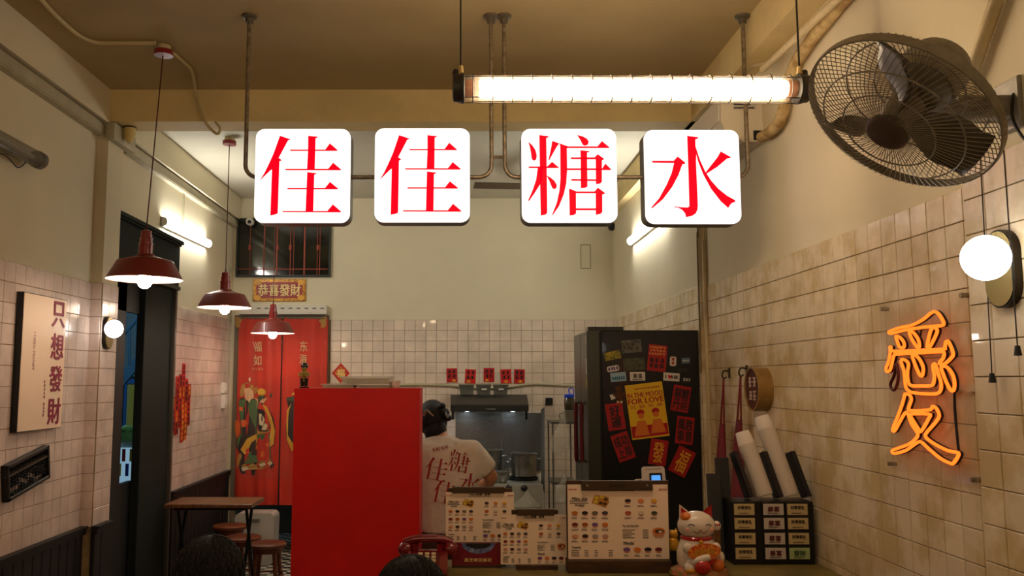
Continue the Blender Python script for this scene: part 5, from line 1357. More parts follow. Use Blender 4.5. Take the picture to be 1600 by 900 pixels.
def menu(x0, y0, x1, y1, Y, lab, clip, base, big, jp):
    A, B = at(x0, y1, Y=Y), at(x1, y0, Y=Y); w, h = B.x - A.x, B.z - A.z
    t = thing('menu_stand', lab, 'menu', ((A.x + B.x) / 2, Y, zc), 'menu boards on the counter')
    f = FRONT(((A.x + B.x) / 2, Y, (A.z + B.z) / 2))
    bx0, by0, bx1, by1 = big
    P, Q = at(bx0, by1, Y=Y), at(bx1, by0, Y=Y)
    MB().box((P.x, Y + .002, zc + .02), (Q.x, Y + .014, Q.z)).build('board', wood_b, t)
    P2, Q2 = at(base[0], 893, Y=Y), at(base[1], 893, Y=Y)
    MB().box((P2.x, Y - .03, zc), (Q2.x, Y + .05, at(700, base[2], Y=Y - .03).z)).build('base', wood_b, t)
    pp = MB().fbox(f, -w / 2, -h / 2, -.002, w / 2, h / 2, .0005).build('paper', paper, t)
    C0, C1 = at(clip[0], clip[3], Y=Y), at(clip[1], clip[2], Y=Y)
    cl = MB().fbox(FRONT((0, Y, 0)), C0.x, C0.z, 0, C1.x, C1.z, .012, .003).build('clip', clip_m, t)
    if bx1 - bx0 > 130:
        text(FRONT(((C0.x + C1.x) / 2, Y - .012, (C0.z + C1.z) / 2)), 'KAI KAI', h=(C1.z - C0.z) * .32, mat=ink, parent=t, bold=.03)
        for s in (-.42, .42): MB().lathe(Vector(((C0.x + C1.x) / 2 + s * (C1.x - C0.x), Y - .012, (C0.z + C1.z) / 2)), [(.006, 0), (.005, .003), (0, .004)], axis=(0, -1, 0), seg=10).build('rivet', pipe_m, t)
    f = FRONT(f(0, 0, .0005))
    text(f, 'Menu食譜 · 菜單', w=w * .30, h=h * .045, mat=ink, parent=t, bold=.03, b=h * .455)
    lines(f, -w * .17, w * .17, h * .405, h * .425, 1, t, 0)
    for s in (-1, 1): text(f, 'KAI KAI', w=w * .075, mat=redink, parent=t, bold=.03, a=s * w * .45, b=h * .435)
    text(f, '一口鍋五兆' if False else 'Mâm chè', w=w * .15, mat=ink, parent=t, bold=.02, a=-w * .38, b=h * .31)
    lines(f, -w * .48, -w * .28, h * .235, h * .29, 2, t, .3, 3)
    text(f, '99.000đ', w=w * .09, mat=ink, parent=t, bold=.03, a=-w * .38, b=h * .22)
    pa = MB().prism(f, [(-w * .25, h * .30), (-w * .22, h * .36), (-w * .09, h * .33), (-w * .09, h * .25), (-w * .12, h * .19), (-w * .26, h * .25)], 0, .001).build('tray_picture', M('tray print', (188, 128, 50), .5), t)
    m = MB()
    for u, v in ((-.21, .32), (-.16, .33), (-.22, .27)): m.prism(f, ellipse(w * .022, h * .022, 10, u * w, v * h), .001, .0016)
    m.build('tray_food', M('yellow food print', (224, 196, 60), .5), pa)
    m = MB()
    for u, v in ((-.12, .30), (-.17, .25), (-.13, .24)): m.prism(f, ellipse(w * .02, h * .018, 10, u * w, v * h), .001, .0016)
    m.build('tray_food', M('dark food print', (70, 44, 26), .5), pa)
    sp = [(-.43 + .10 * i, .105 - .155 * j, i + 4 * j) for j in range(3) for i in range(4)] + [(.10 + .13 * i, .27 - .165 * j, 12 + i + 3 * j) for j in range(2) for i in range(3)]
    bowls(f, w, h, sp, t, w * .031)
    for (u, v, ci) in sp: lines(f, u * w - w * .036, u * w + w * .036, v * h - h * .075, v * h - h * .045, 2, t, .3, ci)
    bowls(f, w, h, [(.08 + .105 * i, -.385, (6, 7, 1, 4)[i]) for i in range(4)], t, w * .036)
    for i in range(4): lines(f, (.05 + .105 * i) * w, (.11 + .105 * i) * w, -h * .47, -h * .44, 2, t, .3, i)
    text(f, 'Tàu hũ Kai Kai', w=w * .16, mat=ink, parent=t, bold=.03, a=w * .12, b=-h * .055)
    lines(f, w * .04, w * .17, -h * .23, -h * .10, 5, t, .35, 8); lines(f, w * .24, w * .30, -h * .23, -h * .10, 5, t, .05, 9)
    text(f, 'Mochi', w=w * .10, mat=ink, parent=t, bold=.03, a=w * .10, b=-h * .285)
    bowls(f, w, h, [(.40, -.155, 7)], t, w * .065)
    MB().prism(f, ellipse(w * .045, h * .026, 14, w * .405, -h * .13), .0014, .002).build('soy_milk_print', M('bowl print 12', bowlc[12]), t)
    MB().prism(f, ellipse(w * .02, h * .014, 12, w * .415, -h * .135), .002, .0026).build('tofu_print', paper, t)
    text(f, 'Topping', w=w * .09, mat=ink, parent=t, bold=.03, a=-w * .42, b=-h * .345)
    for a0, a1 in ((-.47, -.38), (-.34, -.29), (-.24, -.20), (-.10, -.05)): lines(f, a0 * w, a1 * w, -h * .47, -h * .375, 4, t, .3, int(-a0 * 100))
menu(888, 757, 1043, 873.5, 3.66, 'largest menu on a walnut board with a printed clip bar', (908, 1019, 750.5, 766), (886, 1047, 877), (886.5, 751, 1044.5, 893), False)
menu(696.5, 769, 803, 847, 3.80, 'higher menu sheet on a clip board above the maroon dessert sign', (707, 788, 760.5, 770), (706, 790, 886), (700, 763, 800, 893), True)
menu(782.5, 804, 887, 882, 3.72, 'lower menu sheet on a clip board overlapping the maroon sign', (808, 866, 794.5, 805), (807, 871, 884), (800, 797, 872, 893), True)
# maroon dessert sign
A, B = at(706, 882, Y=3.745), at(783, 848, Y=3.745)
sg = thing('dessert_sign', 'maroon sign with pale characters and a blue rimmed bowl under the menu sheet', 'sign', ((A.x + B.x) / 2, 3.745, zc))
MB().box((A.x, 3.735, A.z), (B.x, 3.752, B.z)).build('panel', M('maroon print', (120, 14, 36), .35, coat=.2), sg)
MB().box((A.x, 3.733, zc), (B.x, 3.758, A.z)).build('base', wood_b, sg)
f = FRONT(((A.x + B.x) / 2, 3.735, (A.z + B.z) / 2)); w, h = B.x - A.x, B.z - A.z
text(f, '黑芝麻豆腐花', w=w * .55, h=h * .17, mat=M('pale gold print', (236, 208, 130)), parent=sg, bold=.02, a=w * .03, b=-h * .27)
MB().prism(f, [(w * (.04 + .34 * math.cos(a)), h * (.5 + .48 * math.sin(a))) for a in [PI + PI * k / 14 for k in range(15)]], 0, .001).build('bowl_picture', M('bowl blue white', (150, 160, 196), .4, rgb2=(50, 66, 130), scale=70), sg)
MB().prism(f, [(w * (.04 + .26 * math.cos(a)), h * (.5 + .26 * math.sin(a))) for a in [PI + PI * k / 14 for k in range(15)]], .001, .002).build('bowl_filling', M('black sesame print', (30, 28, 24), .5), sg)

# telephone
q = at(668, 897, Y=3.62); q.z = zc
ph_ = thing('telephone', 'dark red push button desk telephone on the counter end', 'telephone', q)
tel = M('dark red glossy plastic', (112, 8, 14), .25, coat=.6)
fx = Fr(q, (0, 1, 0), (0, 0, 1))
MB().prism(fx, [(-.09, 0), (-.10, .02), (-.09, .035), (.035, .085), (.075, .085), (.09, .0)], -.082, .082).build('body', tel, ph_)
fk_ = Fr(q + Vector((0, -.028, .062)), (1, 0, 0), (0, .93, .37))
MB().fbox(fk_, -.05, -.052, -.004, .05, .052, .003, .002).build('key_panel', M('darker red panel', (84, 6, 10), .3), ph_)
for i in range(3):
    for j in range(4): MB().fbox(fk_, -.038 + .027 * i, -.046 + .024 * j, .003, -.020 + .027 * i, -.032 + .024 * j, .010, .002).build('key', M('cream key', (206, 190, 150), .4), ph_)
zh = q.z + .112
MB().tube(smooth_path([q + Vector((-.10, .06, .112)), q + Vector((-.05, .06, .128)), q + Vector((.05, .06, .128)), q + Vector((.10, .06, .112))], 5), .017, 12).build('handset', tel, ph_)
for s in (-1, 1):
    MB().lathe(q + Vector((s * .092, .06, .068)), [(.028, 0), (.033, .008), (.033, .03), (.02, .046), (0, .05)], seg=18).build('ear_cup', tel, ph_)
    MB().box((q.x + s * .05 - .012, q.y + .03, q.z + .08), (q.x + s * .05 + .012, q.y + .09, q.z + .112)).build('cradle', tel, ph_)
# payment terminal
q = at(1023, 753, Y=3.86); q.z = zc
pt = thing('payment_speaker', 'white payment device with small blue screen behind the largest menu', 'device', q)
wpl = M('white device plastic', (196, 186, 178), .35)
zb_ = at(1023, 756, Y=3.86).z; zt_ = at(1023, 729, Y=3.86).z
MB().lathe(q, [(.05, 0), (.05, .012), (.012, .02), (.010, zb_ - zc - .02)], seg=18).build('stand', wpl, pt)
f = Fr(Vector((q.x, q.y, zb_ - .03)), (1, 0, 0), (0, .1, 1)).sub(0, 0, 0, math.radians(1.5))
hh_ = zt_ - zb_ + .03
MB().prism(f, [(x * (1 + .06 * (1 - (y + hh_ / 2) / hh_)), y + hh_ / 2) for x, y in rrect(.098, hh_, .012, 4)], -.02, 0).build('body', wpl, pt)
MB().prism(f, rrect(.056, .066, .004, 3, .008, hh_ * .42), 0, .003).build('bezel', black_in, pt)
MB().prism(f, rrect(.040, .046, .003, 3, .008, hh_ * .42), .003, .0036).build('screen', EM('blue screen', (.12, .42, 1.0), .9), pt)
lines(Fr(f(0, hh_ * .9, 0), f.r, f.u), -.034, .034, -.004, .002, 1, pt, 0)
MB().tube(smooth_path([f(-.05, .05, -.01), f(-.085, .045, -.01), f(-.095, .0, 0), f(-.09, -.09, .01)], 4), .003, 6).build('cable', wpl, pt)

# lucky cat
q = at(1092, 897, Y=3.58); q.z = zc
ctw = M('white glazed ceramic', (226, 214, 200), .18, coat=.6, var=.05, scale=12)
c_red = M('red glaze', (176, 20, 16), .18, coat=.6); c_or = M('orange glaze', (214, 110, 24), .2, coat=.6); c_gd = M('gold glaze', (214, 158, 40), .22, metal=.4, coat=.4)
c_fl = M('flowered glaze', (178, 30, 18), .25, rgb2=(222, 150, 40), scale=95, coat=.5); c_mix = M('flowered base glaze', (104, 112, 52), .3, rgb2=(196, 96, 66), scale=60, coat=.5)
k = 1.02
def V3(x, y, z): return q + Vector((x, y, z)) * k
cat = thing('lucky_cat', 'white porcelain beckoning cat with red collar on a flowered base', 'cat figurine', q)
MB().lathe(q, [(.105, 0), (.115, .012), (.108, .03), (.085, .042), (0, .045)], seg=28, sx=1.05, sy=.7).build('base', c_mix, cat)
MB().lathe(V3(-.004, 0, .03), [(.0, .0), (.072, .0), (.083, .03), (.082, .07), (.068, .11), (.05, .14), (.03, .155)], seg=28, sy=.82).build('body', ctw, cat)
MB().ball(V3(-.006, -.004, .197), .076, .062, .058, 28, 16).build('head', ctw, cat)
for s, mt in ((-1, c_or), (1, c_red)):
    MB().add([V3(-.006 + s * .066, .004, .215), V3(-.006 + s * .022, -.012, .245), V3(-.006 + s * .026, .02, .24), V3(-.006 + s * .064, .0, .278)],
             [(0, 1, 3), (1, 2, 3), (2, 0, 3), (0, 2, 1)], True).build('ear', ctw if s < 0 else mt, cat)
    MB().add([V3(-.006 + s * .060, -.008, .222), V3(-.006 + s * .03, -.016, .243), V3(-.006 + s * .060, -.008, .268)], [(0, 1, 2)]).build('ear_inner', c_red, cat)
    MB().tube(smooth_path([V3(-.006 + s * .018, -.060, .202), V3(-.006 + s * .032, -.060, .210), V3(-.006 + s * .046, -.052, .204)], 4), .0016, 5).build('eye', ink, cat)
    MB().tube(smooth_path([V3(-.006, -.066, .185), V3(-.006 + s * .014, -.065, .176), V3(-.006 + s * .028, -.060, .184)], 4), .0014, 5).build('mouth', M('brown line glaze', (120, 60, 40), .3), cat)
    MB().ball(V3(-.006 + s * .045, -.05, .188), .012, .004, .008, 10, 6).build('cheek', M('pink glaze', (226, 170, 150), .3), cat)
MB().ball(V3(-.05, -.018, .232), .024, .03, .018, 12, 8).build('orange_patch', c_or, cat)
MB().ball(V3(-.006, -.066, .192), .005, .004, .004, 8, 6).build('nose', M('pink glaze', (226, 170, 150)), cat)
MB().lathe(V3(-.006, -.002, .142), [(.060, 0), (.066, .006), (.066, .012), (.060, .018)], seg=28, sy=.85, closed_profile=True).build('collar', c_red, cat)
MB().ball(V3(-.004, -.062, .142), .009, seg=12, rings=8).build('bell', c_gd, cat)
MB().prism(Fr(V3(.005, -.066, .105), (1, 0, .08), (0, .15, 1)), ellipse(.066, .033, 20), -.01, .006).build('fortune_plaque', c_fl, cat)
scribble(Fr(V3(.005, -.0725, .106), (1, 0, .08), (0, .15, 1)), .085, .026, c_gd, cat, 1, 4, .24, 'gold_character', 51)
for s in (-1, 1): MB().ball(V3(s * .056, -.05, .118), .02, .018, .022, 14, 8).build('paw', ctw, cat)
MB().tube(smooth_path([V3(-.05, -.05, .06), V3(-.02, -.068, .075), V3(.025, -.07, .088)], 4), [.016] * 8 + [.012], 10).build('fish', ctw, cat)
MB().ball(V3(-.004, -.074, .05), .033, .022, .03, 16, 10).build('red_gourd', c_red, cat)
MB().ball(V3(.028, -.06, .072), .018, .016, .022, 14, 8).build('red_gourd', c_red, cat)
MB().ball(V3(.062, -.05, .052), .026, .022, .026, 16, 10).build('orange_treasure', c_or, cat)
MB().ball(V3(-.05, -.055, .045), .024, .018, .022, 14, 8).build('hind_paw', ctw, cat)
MB().ball(V3(-.045, -.06, .034), .026, .016, .012, 12, 8).build('gold_ingot', c_gd, cat)
MB().ball(V3(.075, -.02, .075), .024, .02, .028, 14, 8).build('side_kitten', ctw, cat)
# waving arm of a small solar cat behind
q2 = at(1121, 872, Y=3.72); q2.z = zc
t = thing('waving_paw_ornament', 'white paw on a brown upright arm behind the porcelain cat', 'ornament', q2)
zp = at(1121, 822, Y=3.72).z - zc
MB().lathe(q2, [(.032, 0), (.034, .01), (.014, .025), (.010, .03)], seg=16).build('base', black_in, t)
MB().box((q2.x - .013, q2.y - .01, zc + .02), (q2.x + .013, q2.y + .01, zc + zp - .015)).build('arm', M('brown gilt arm', (110, 76, 34), .4), t)
MB().ball(q2 + Vector((0, 0, zp)), .019, .015, .022, 14, 8).build('paw', ctw, t)
for s in (-1, 0, 1): MB().ball(q2 + Vector((s * .008, -.0145, zp + .008)), .003, .002, .006, 6, 4).build('claw', c_red, t)
# small golden cat
q3 = at(1052, 880, Y=3.76); q3.z = zc
t = thing('golden_cat', 'small golden cat figurine squeezed between the large menu and porcelain cat', 'cat figurine', q3)
MB().box((q3.x - .035, q3.y - .03, zc), (q3.x + .035, q3.y + .03, zc + .07)).build('plinth', darkwood, t)
MB().lathe(q3 + Vector((0, 0, .07)), [(.026, 0), (.03, .015), (.022, .045), (.012, .052)], seg=16).build('body', c_gd, t)
MB().ball(q3 + Vector((0, 0, .132)), .024, .02, .02, 14, 8).build('head', c_gd, t)
for s in (-1, 1): MB().lathe(q3 + Vector((s * .014, 0, .145)), [(.009, 0), (.0, .016)], seg=8).build('ear', c_gd, t)

# drawer rack with labels
YK = 3.80
kx0, kx1 = at(1145, 840, Y=YK).x, min(at(1272, 840, Y=YK).x, XR - .012)
kzt = at(1200, 784, Y=YK).z
rkk = thing('drawer_rack', 'black counter rack with twelve paper labels in three columns', 'rack', ((kx0 + kx1) / 2, YK + .06, zc))
bkm = M('black plastic rack', (20, 19, 18), .4)
MB().box((kx0, YK, zc), (kx1, YK + .14, kzt)).build('body', bkm, rkk)
lab_m = [M('aged cream label', (196, 176, 128), .6), M('white label', (196, 186, 176), .6), M('green label', (168, 186, 130), .6)]
drk = M('dark red ink', (96, 20, 22), .6)
for j, py in enumerate((796, 818, 841.6, 864.8)):
    for i, px in enumerate((1163 + j * .8, 1208.5 + j * 1.2, 1246 + j * 1.2)):
        q = at(px, py, Y=YK - .008); f = FRONT(q)
        MB().fbox(f, -.05, -.031, -.008, .05, .031, -.002, .002).build('drawer_front', M('black drawer', (28, 27, 25), .35), rkk)
        kind = 1 if i == 1 else (2 if (i == 2 and j == 3) else 0)
        o = MB().fbox(f, -.0435, -.0235, -.002, .0435, .0235, .0).build('paper_label', lab_m[kind], rkk)
        s_, mt = (('好事發生', ink), ('暴富', drk), ('發財', M('green ink', (40, 80, 34), .6)))[kind]
        text(f, s_, w=.058 if kind == 0 else .05, h=.014 if kind == 0 else .022, mat=mt, parent=o, bold=.03, b=.008 if kind == 0 else .002)
        lines(f, -.026, .026, -.019, -.013, 2, o, .2, i + j)
# cup stacks on a slanted holder
ch_ = thing('cup_holder', 'black slanted cup holder standing on the drawer rack', 'cup holder', ((kx0 + kx1) / 2, YK + .07, kzt))
sl = (at(1178, 690, Y=YK + .10) - at(1210, 780, Y=YK + .04)).normalized()
for px in (1172, 1218, 1262):
    b0 = at(px, 783, Y=YK + .05); b0.z = kzt + .014
    MB().fbox(Fr(b0, (1, 0, 0), sl), -.010, 0, -.05, .008, .20, .03).build('slanted_divider', bkm, ch_)
for k, (px, L) in enumerate(((1196, .23), (1236, .30))):
    b0 = at(px, 780, Y=YK + .04); b0.z = kzt + .012
    t = thing('cup_stack', ('shorter slanted stack of white paper cups in the black holder', 'longer slanted stack of white paper cups in the black holder')[k], 'cup stack', b0, 'paper cup stacks')
    n = int(L / .012)
    for i in range(n):
        MB().lathe(b0 + sl * (.01 + i * .012), [(.036, 0), (.0385, .010), (.039, .012), (.035, .0115)], axis=sl, seg=20).build('paper_cup', M('white paper cup', (214, 204, 192), .6), t)
    MB().lathe(b0 + sl * (.01 + n * .012), [(.037, 0), (.031, .055), (.029, .058), (.0, .058)], axis=sl, seg=20).build('paper_cup', M('white paper cup', (214, 204, 192)), t)
for k, (px0, px1, py0, py1) in enumerate(((1108, 1130, 740, 805), (1121, 1146, 715, 790))):
    A, B = at((px0 + px1) / 2 + 3, 880, Y=3.88 + .04 * k), at(px0 + 6, py0, Y=3.93 + .02 * k); A.z = zc
    u_ = (B - A)
    MB().fbox(Fr(A, (1, 0, 0), u_), -.03, 0, -.006, .03, u_.length, .006).build('dark_folder', M('dark grey folder', (44, 46, 46), .5), label=('narrow dark folder leaning behind the white paw', 'narrow dark folder leaning beside the black rack')[k], cat='folder', group='dark folders on the counter')

# ================================================================== TABLE, STOOLS, BIN
wood_t = M('varnished brown table wood', (124, 80, 42), .35, rgb2=(88, 52, 26), scale=5, stretch=(8, 1, 1))
wood_s = M('reddish brown stool wood', (116, 58, 30), .4, rgb2=(80, 38, 20), scale=6, stretch=(1, 1, 6))
ZTB = .75
tl_, tr_ = at(271, 784, Z=ZTB), at(408, 777, Z=ZTB); fr_, bl_ = at(396, 788, Z=ZTB), at(295, 776, Z=ZTB)
tx0, tx1 = XL + .075, at(402, 783, Z=ZTB).x
ty0, ty1 = 6.40, 6.80
t = thing('folding_table', 'small brown wooden table with black folding legs against the left wainscot', 'table', ((tx0 + tx1) / 2, 6.6, 0))
ty0, ty1 = at(396, 788, Z=ZTB).y, at(400, 776.5, Z=ZTB).y
MB().fbox(Fr((tx0, ty0, ZTB - .028), (1, 0, 0), (0, 1, 0)), 0, 0, 0, tx1 - tx0, ty1 - ty0, .028, .005).build('tabletop', wood_t, t)
blkm = M('black leg steel', (16, 16, 16), .4, metal=.5)
for x in (tx0 + .06, tx1 - .08):
    MB().tube([(x, ty0 + .03, 0), (x, ty1 - .04, ZTB - .028)], .012, 8).build('leg', blkm, t)
    MB().tube([(x + .03, ty1 - .03, 0), (x + .03, ty0 + .04, ZTB - .028)], .012, 8).build('leg', blkm, t)
for y in (ty0 + .04, ty1 - .04): MB().tube([(tx0 + .06, y, ZTB - .04), (tx1 - .05, y, ZTB - .04)], .010, 8).build('rail', blkm, t)
def stool(x, y, h, r, lab, group='round wooden stools'):
    t = thing('round_stool', lab, 'stool', (x, y, 0), group)
    MB().lathe((x, y, h - .032), [(r * .93, 0), (r, .006), (r, .026), (r * .95, .032), (0, .032)], seg=28).build('seat', wood_s, t)
    MB().lathe((x, y, h - .07), [(r * .78, 0), (r * .78, .038), (r * .70, .038), (r * .70, 0)], seg=24, closed_profile=True).build('apron', wood_s, t)
    for k in range(4):
        a = PI / 4 + k * PI / 2
        MB().tube([(x + math.cos(a) * r * .95, y + math.sin(a) * r * .95, 0), (x + math.cos(a) * r * .66, y + math.sin(a) * r * .66, h - .035)], [.015, .019], 10).build('leg', wood_s, t)
    MB().tube([(x + math.cos(2 * PI * k / 24) * r * .84, y + math.sin(2 * PI * k / 24) * r * .84, h * .36) for k in range(24)], .008, 8, closed=True).build('foot_ring', wood_s, t)
for px, py, Y, lab in ((418, 848, 6.98, 'round brown stool in front of the white bin, nearest the red cabinet'), (380, 838, 7.27, 'round brown stool between another stool and the table legs'), (360, 820, 7.62, 'round brown stool tucked behind the table by the curtain')):
    q = at(px, py, Y=Y); stool(q.x, q.y, q.z, .148, lab)
q = at(397, 874, Y=8.0)
t = thing('white_bin', 'white rounded plastic bin standing under the red curtain', 'bin', (q.x, 8.08, 0))
zbn = at(397, 797, Y=7.97).z
MB().prism(Fr((q.x, 8.08, 0), (1, 0, 0), (0, 0, 1)), [(x * (0.94 + .06 * (y / zbn + .5)), y + zbn * .47) for x, y in rrect(.36, zbn * .94, .05, 5)], -.13, .11).build('body', M('white bin plastic', (178, 172, 160), .4), t)
MB().fbox(FRONT((q.x, 7.97, zbn * .82)), -.07, -.012, 0, .05, .012, .012, .003).build('grip', M('grey grip', (110, 106, 98), .5), t)

# ================================================================== PEOPLE
skin_m = M('warm skin', (186, 128, 92), .5, sub=.08)
hair_m = M('black hair', (14, 11, 10), .55, bump=.8, bscale=90, stretch=(3, 3, .5))
def loft(mb, rings, seg=28, cap=True):
    """rings: (centre, rx, ry) level ovals"""
    b = len(mb.v); vs = []; fs = []
    for c, rx, ry in rings:
        for k in range(seg):
            a = 2 * PI * k / seg
            vs.append(Vector(c) + Vector((math.cos(a) * rx, math.sin(a) * ry, 0)))
    for i in range(len(rings) - 1):
        for k in range(seg):
            l = (k + 1) % seg
            fs.append((i * seg + k, i * seg + l, (i + 1) * seg + l, (i + 1) * seg + k))
    if cap:
        fs.append(tuple(range(seg - 1, -1, -1))); fs.append(tuple((len(rings) - 1) * seg + k for k in range(seg)))
    return mb.add(vs, fs, True)
def add_hand(J, E, wrist, tag_, d, side, palm=.085):
    """palm and five unequal bent fingers; d: pointing direction, side: towards the thumb"""
    w = Vector(J[wrist][0]); d = Vector(d).normalized(); side = Vector(side).normalized(); n = d.cross(side).normalized()
    J[tag_ + 'p'] = (w + d * palm * .55, .026, .014); E.append((wrist, tag_ + 'p'))
    for i, (off, ln) in enumerate(((.028, .066), (.010, .076), (-.009, .070), (-.027, .056))):
        k0, k1, k2 = (tag_ + 'f%d%d' % (i, j) for j in range(3))
        base = w + d * palm + side * off
        J[k0] = (base, .0095); J[k1] = (base + d * ln * .5 - n * .006, .0085); J[k2] = (base + d * ln * .9 - n * .026, .0075)
        E += [(tag_ + 'p', k0), (k0, k1), (k1, k2)]
    t0, t1 = tag_ + 't0', tag_ + 't1'
    J[t0] = (w + d * palm * .55 + side * .042, .0105); J[t1] = (w + d * palm * .95 + side * .058 - n * .008, .0085)
    E += [(tag_ + 'p', t0), (t0, t1)]
def face_bits(t, head, fwd, r):
    """eyes, nose, mouth and ears on a head centre; fwd: unit facing direction"""
    fwd = Vector(fwd).normalized(); rt = fwd.cross(Vector((0, 0, 1))).normalized(); up = rt.cross(fwd)
    def P(a, b, c): return head + rt * a + up * b + fwd * c
    for s in (-1, 1):
        e = MB().ball(P(s * .032, .0, r * .90), .0115, seg=12, rings=8).build('eye', M('eye white', (220, 214, 206), .3), t)
        MB().ball(P(s * .032, .0, r * .90 + .007), .006, seg=10, rings=6).build('iris', black_in, e)
        MB().tube([P(s * .046, .020, r * .86), P(s * .03, .025, r * .94), P(s * .016, .021, r * .96)], .003, 6).build('eyebrow', hair_m, t)
        MB().ball(P(s * (r * .80), -.008, -.004), .009, .02, .03, 10, 8, rot=Matrix.Rotation(math.atan2(fwd.y, fwd.x), 3, 'Z')).build('ear', skin_m, t)
    MB().tube([P(0, .006, r * .95), P(0, -.022, r * 1.08), P(0, -.032, r * 1.02)], [.006, .011, .008], 8).build('nose', skin_m, t)
    MB().tube([P(-.022, -.058, r * .90), P(0, -.056, r * .97), P(.022, -.058, r * .90)], [.003, .006, .003], 8).build('mouth', M('lip', (160, 84, 74), .4), t)

# ---- the cook, seen from behind
YCK = 5.42
q0 = at(700, 850, Y=YCK)
cook = thing('person', 'person in a white printed T-shirt working at the stove with back turned', 'person', (q0.x, YCK, 0))
RP = [(832, 701, 46, .125, 5.40), (800, 700, 45, .122, 5.41), (760, 699, 48, .122, 5.43), (725, 699, 52, .122, 5.46), (706, 698, 50, .112, 5.48), (694, 695, 41, .095, 5.50), (686, 691, 27, .075, 5.52), (680, 688, 15, .062, 5.53)]
RG = []
for py, cx, hw_, ry, yy_ in RP:
    c = at(cx, py, Y=yy_); RG.append((c, hw_ * yy_ / FPX, ry))
hip = at(701, 838, Y=5.40)
J = {'hip': (Vector((hip.x, 5.40, .86)), .13, .10), 'waist': (at(700, 790, Y=5.41), .12, .09), 'chest': (at(699, 730, Y=5.46), .13, .09), 'nk0': (at(690, 690, Y=5.52), .06, .055), 'nk1': (at(684, 672, Y=5.56), .05, .05),
     'hd0': (at(679, 660, Y=5.60), .078, .082), 'hd1': (at(676, 645, Y=5.61), .076, .084),
     'sr': (at(738, 707, Y=5.47), .055), 'er': (at(770, 748, Y=5.52), .050), 'wr': (at(738, 772, Y=5.74), .030),
     'sl': (at(660, 709, Y=5.48), .055), 'el': (at(634, 752, Y=5.56), .048), 'wl': (at(655, 775, Y=5.76), .030),
     'kr': (Vector((hip.x + .10, 5.42, .46)), .065), 'ar': (Vector((hip.x + .11, 5.38, .09)), .045), 'tr': (Vector((hip.x + .13, 5.53, .04)), .04, .03),
     'kl': (Vector((hip.x - .10, 5.42, .46)), .065), 'al': (Vector((hip.x - .11, 5.38, .09)), .045), 'tl': (Vector((hip.x - .13, 5.53, .04)), .04, .03)}
E_ = [('hip', 'waist'), ('waist', 'chest'), ('chest', 'nk0'), ('nk0', 'nk1'), ('nk1', 'hd0'), ('hd0', 'hd1'), ('chest', 'sr'), ('sr', 'er'), ('er', 'wr'), ('chest', 'sl'), ('sl', 'el'), ('el', 'wl'),
      ('hip', 'kr'), ('kr', 'ar'), ('ar', 'tr'), ('hip', 'kl'), ('kl', 'al'), ('al', 'tl')]
add_hand(J, E_, 'wr', 'hr', (-.2, 1, -.25), (-1, -.2, .3)); add_hand(J, E_, 'wl', 'hl', (.2, 1, -.25), (1, -.2, .3))
skin('body', J, E_, skin_m, cook, 2)
shirt = M('off white cotton', (214, 200, 184), .85, var=.06, scale=7, bump=1.0, bscale=14)
m = MB(); loft(m, RG)
for (s0, s1) in ((J['sr'][0], J['er'][0]), (J['sl'][0], J['el'][0])):
    s0, s1 = Vector(s0), Vector(s1); inn = Vector((RG[4][0].x, s0.y, s0.z - .005))
    m.tube([inn.lerp(s0, .45), s0, s0.lerp(s1, .35), s0.lerp(s1, .72)], [.085, .085, .080, .078], 16)
sh = m.build('t_shirt', shirt, cook, label='off white T-shirt with red back print')
md = sh.modifiers.new('remesh', 'REMESH'); md.mode = 'VOXEL'; md.voxel_size = .014; md.use_smooth_shade = True
md = sh.modifiers.new('smooth', 'SMOOTH'); md.factor = .5; md.iterations = 6
zs_ = sorted([(c.z, c.x, c.y, rx, ry) for c, rx, ry in RG])
def on_back(px, py, lift=.006):
    p = at(px, py, Y=5.36); z = p.z; x = p.x
    for a, b in zip(zs_, zs_[1:]):
        if a[0] <= z <= b[0]:
            u = (z - a[0]) / (b[0] - a[0]); cx, cy, rx, ry = (a[i] + (b[i] - a[i]) * u for i in range(1, 5)); break
    else: cx, cy, rx, ry = zs_[0][1:] if z < zs_[0][0] else zs_[-1][1:]
    e = max(-.96, min(.96, (x - cx) / rx))
    return Vector((x, cy - ry * math.sqrt(1 - e * e) - lift, z))
def sub_poly(pts, n=3):
    out = []
    for i, p in enumerate(pts):
        q = pts[(i + 1) % len(pts)]
        for k in range(n): out.append((p[0] + (q[0] - p[0]) * k / n, p[1] + (q[1] - p[1]) * k / n))
    return out
prn = M('dark red shirt print', (150, 30, 34), .7)
def glyph_on_back(polys, quad, cx, cy, s, rot):
    m = MB(); ca, sa = math.cos(rot), math.sin(rot)
    for pl_ in polys:
        pts = [glyph_uv(p, quad) for p in sub_poly(pl_, 2)]
        vs = [on_back(cx + s * (u * ca + v * sa), cy - s * (v * ca - u * sa)) for u, v in [(u, v) for u, v in pts]]
        m.add(vs, [tuple(range(len(vs)))])
    bm = m.build('back_print', prn, sh, weld=False)
RT = math.radians(11)
for g_, qd_, cx, cy, s in ((GA, QA, 683, 733, 41), (GB, QB, 718, 721, 39), (GA, QA, 695, 768, 41), (GC, QC, 733, 756, 39)): glyph_on_back(g_, qd_, cx, cy, s, RT)
vs, fs, x0, x1, y0, y1 = _text_mesh('KAI KAI', .012, 2, 'CENTER', 1.0)
sc0 = 24 / (x1 - x0); m = MB(); ca, sa = math.cos(math.radians(13)), math.sin(math.radians(13))
m.add([on_back(688 + sc0 * ((v.x - (x0 + x1) / 2) * ca - (v.y - .35) * sa), 701 - sc0 * ((v.x - (x0 + x1) / 2) * sa + (v.y - .35) * ca)) for v in vs], fs)
m.build('back_print', prn, sh, weld=False)
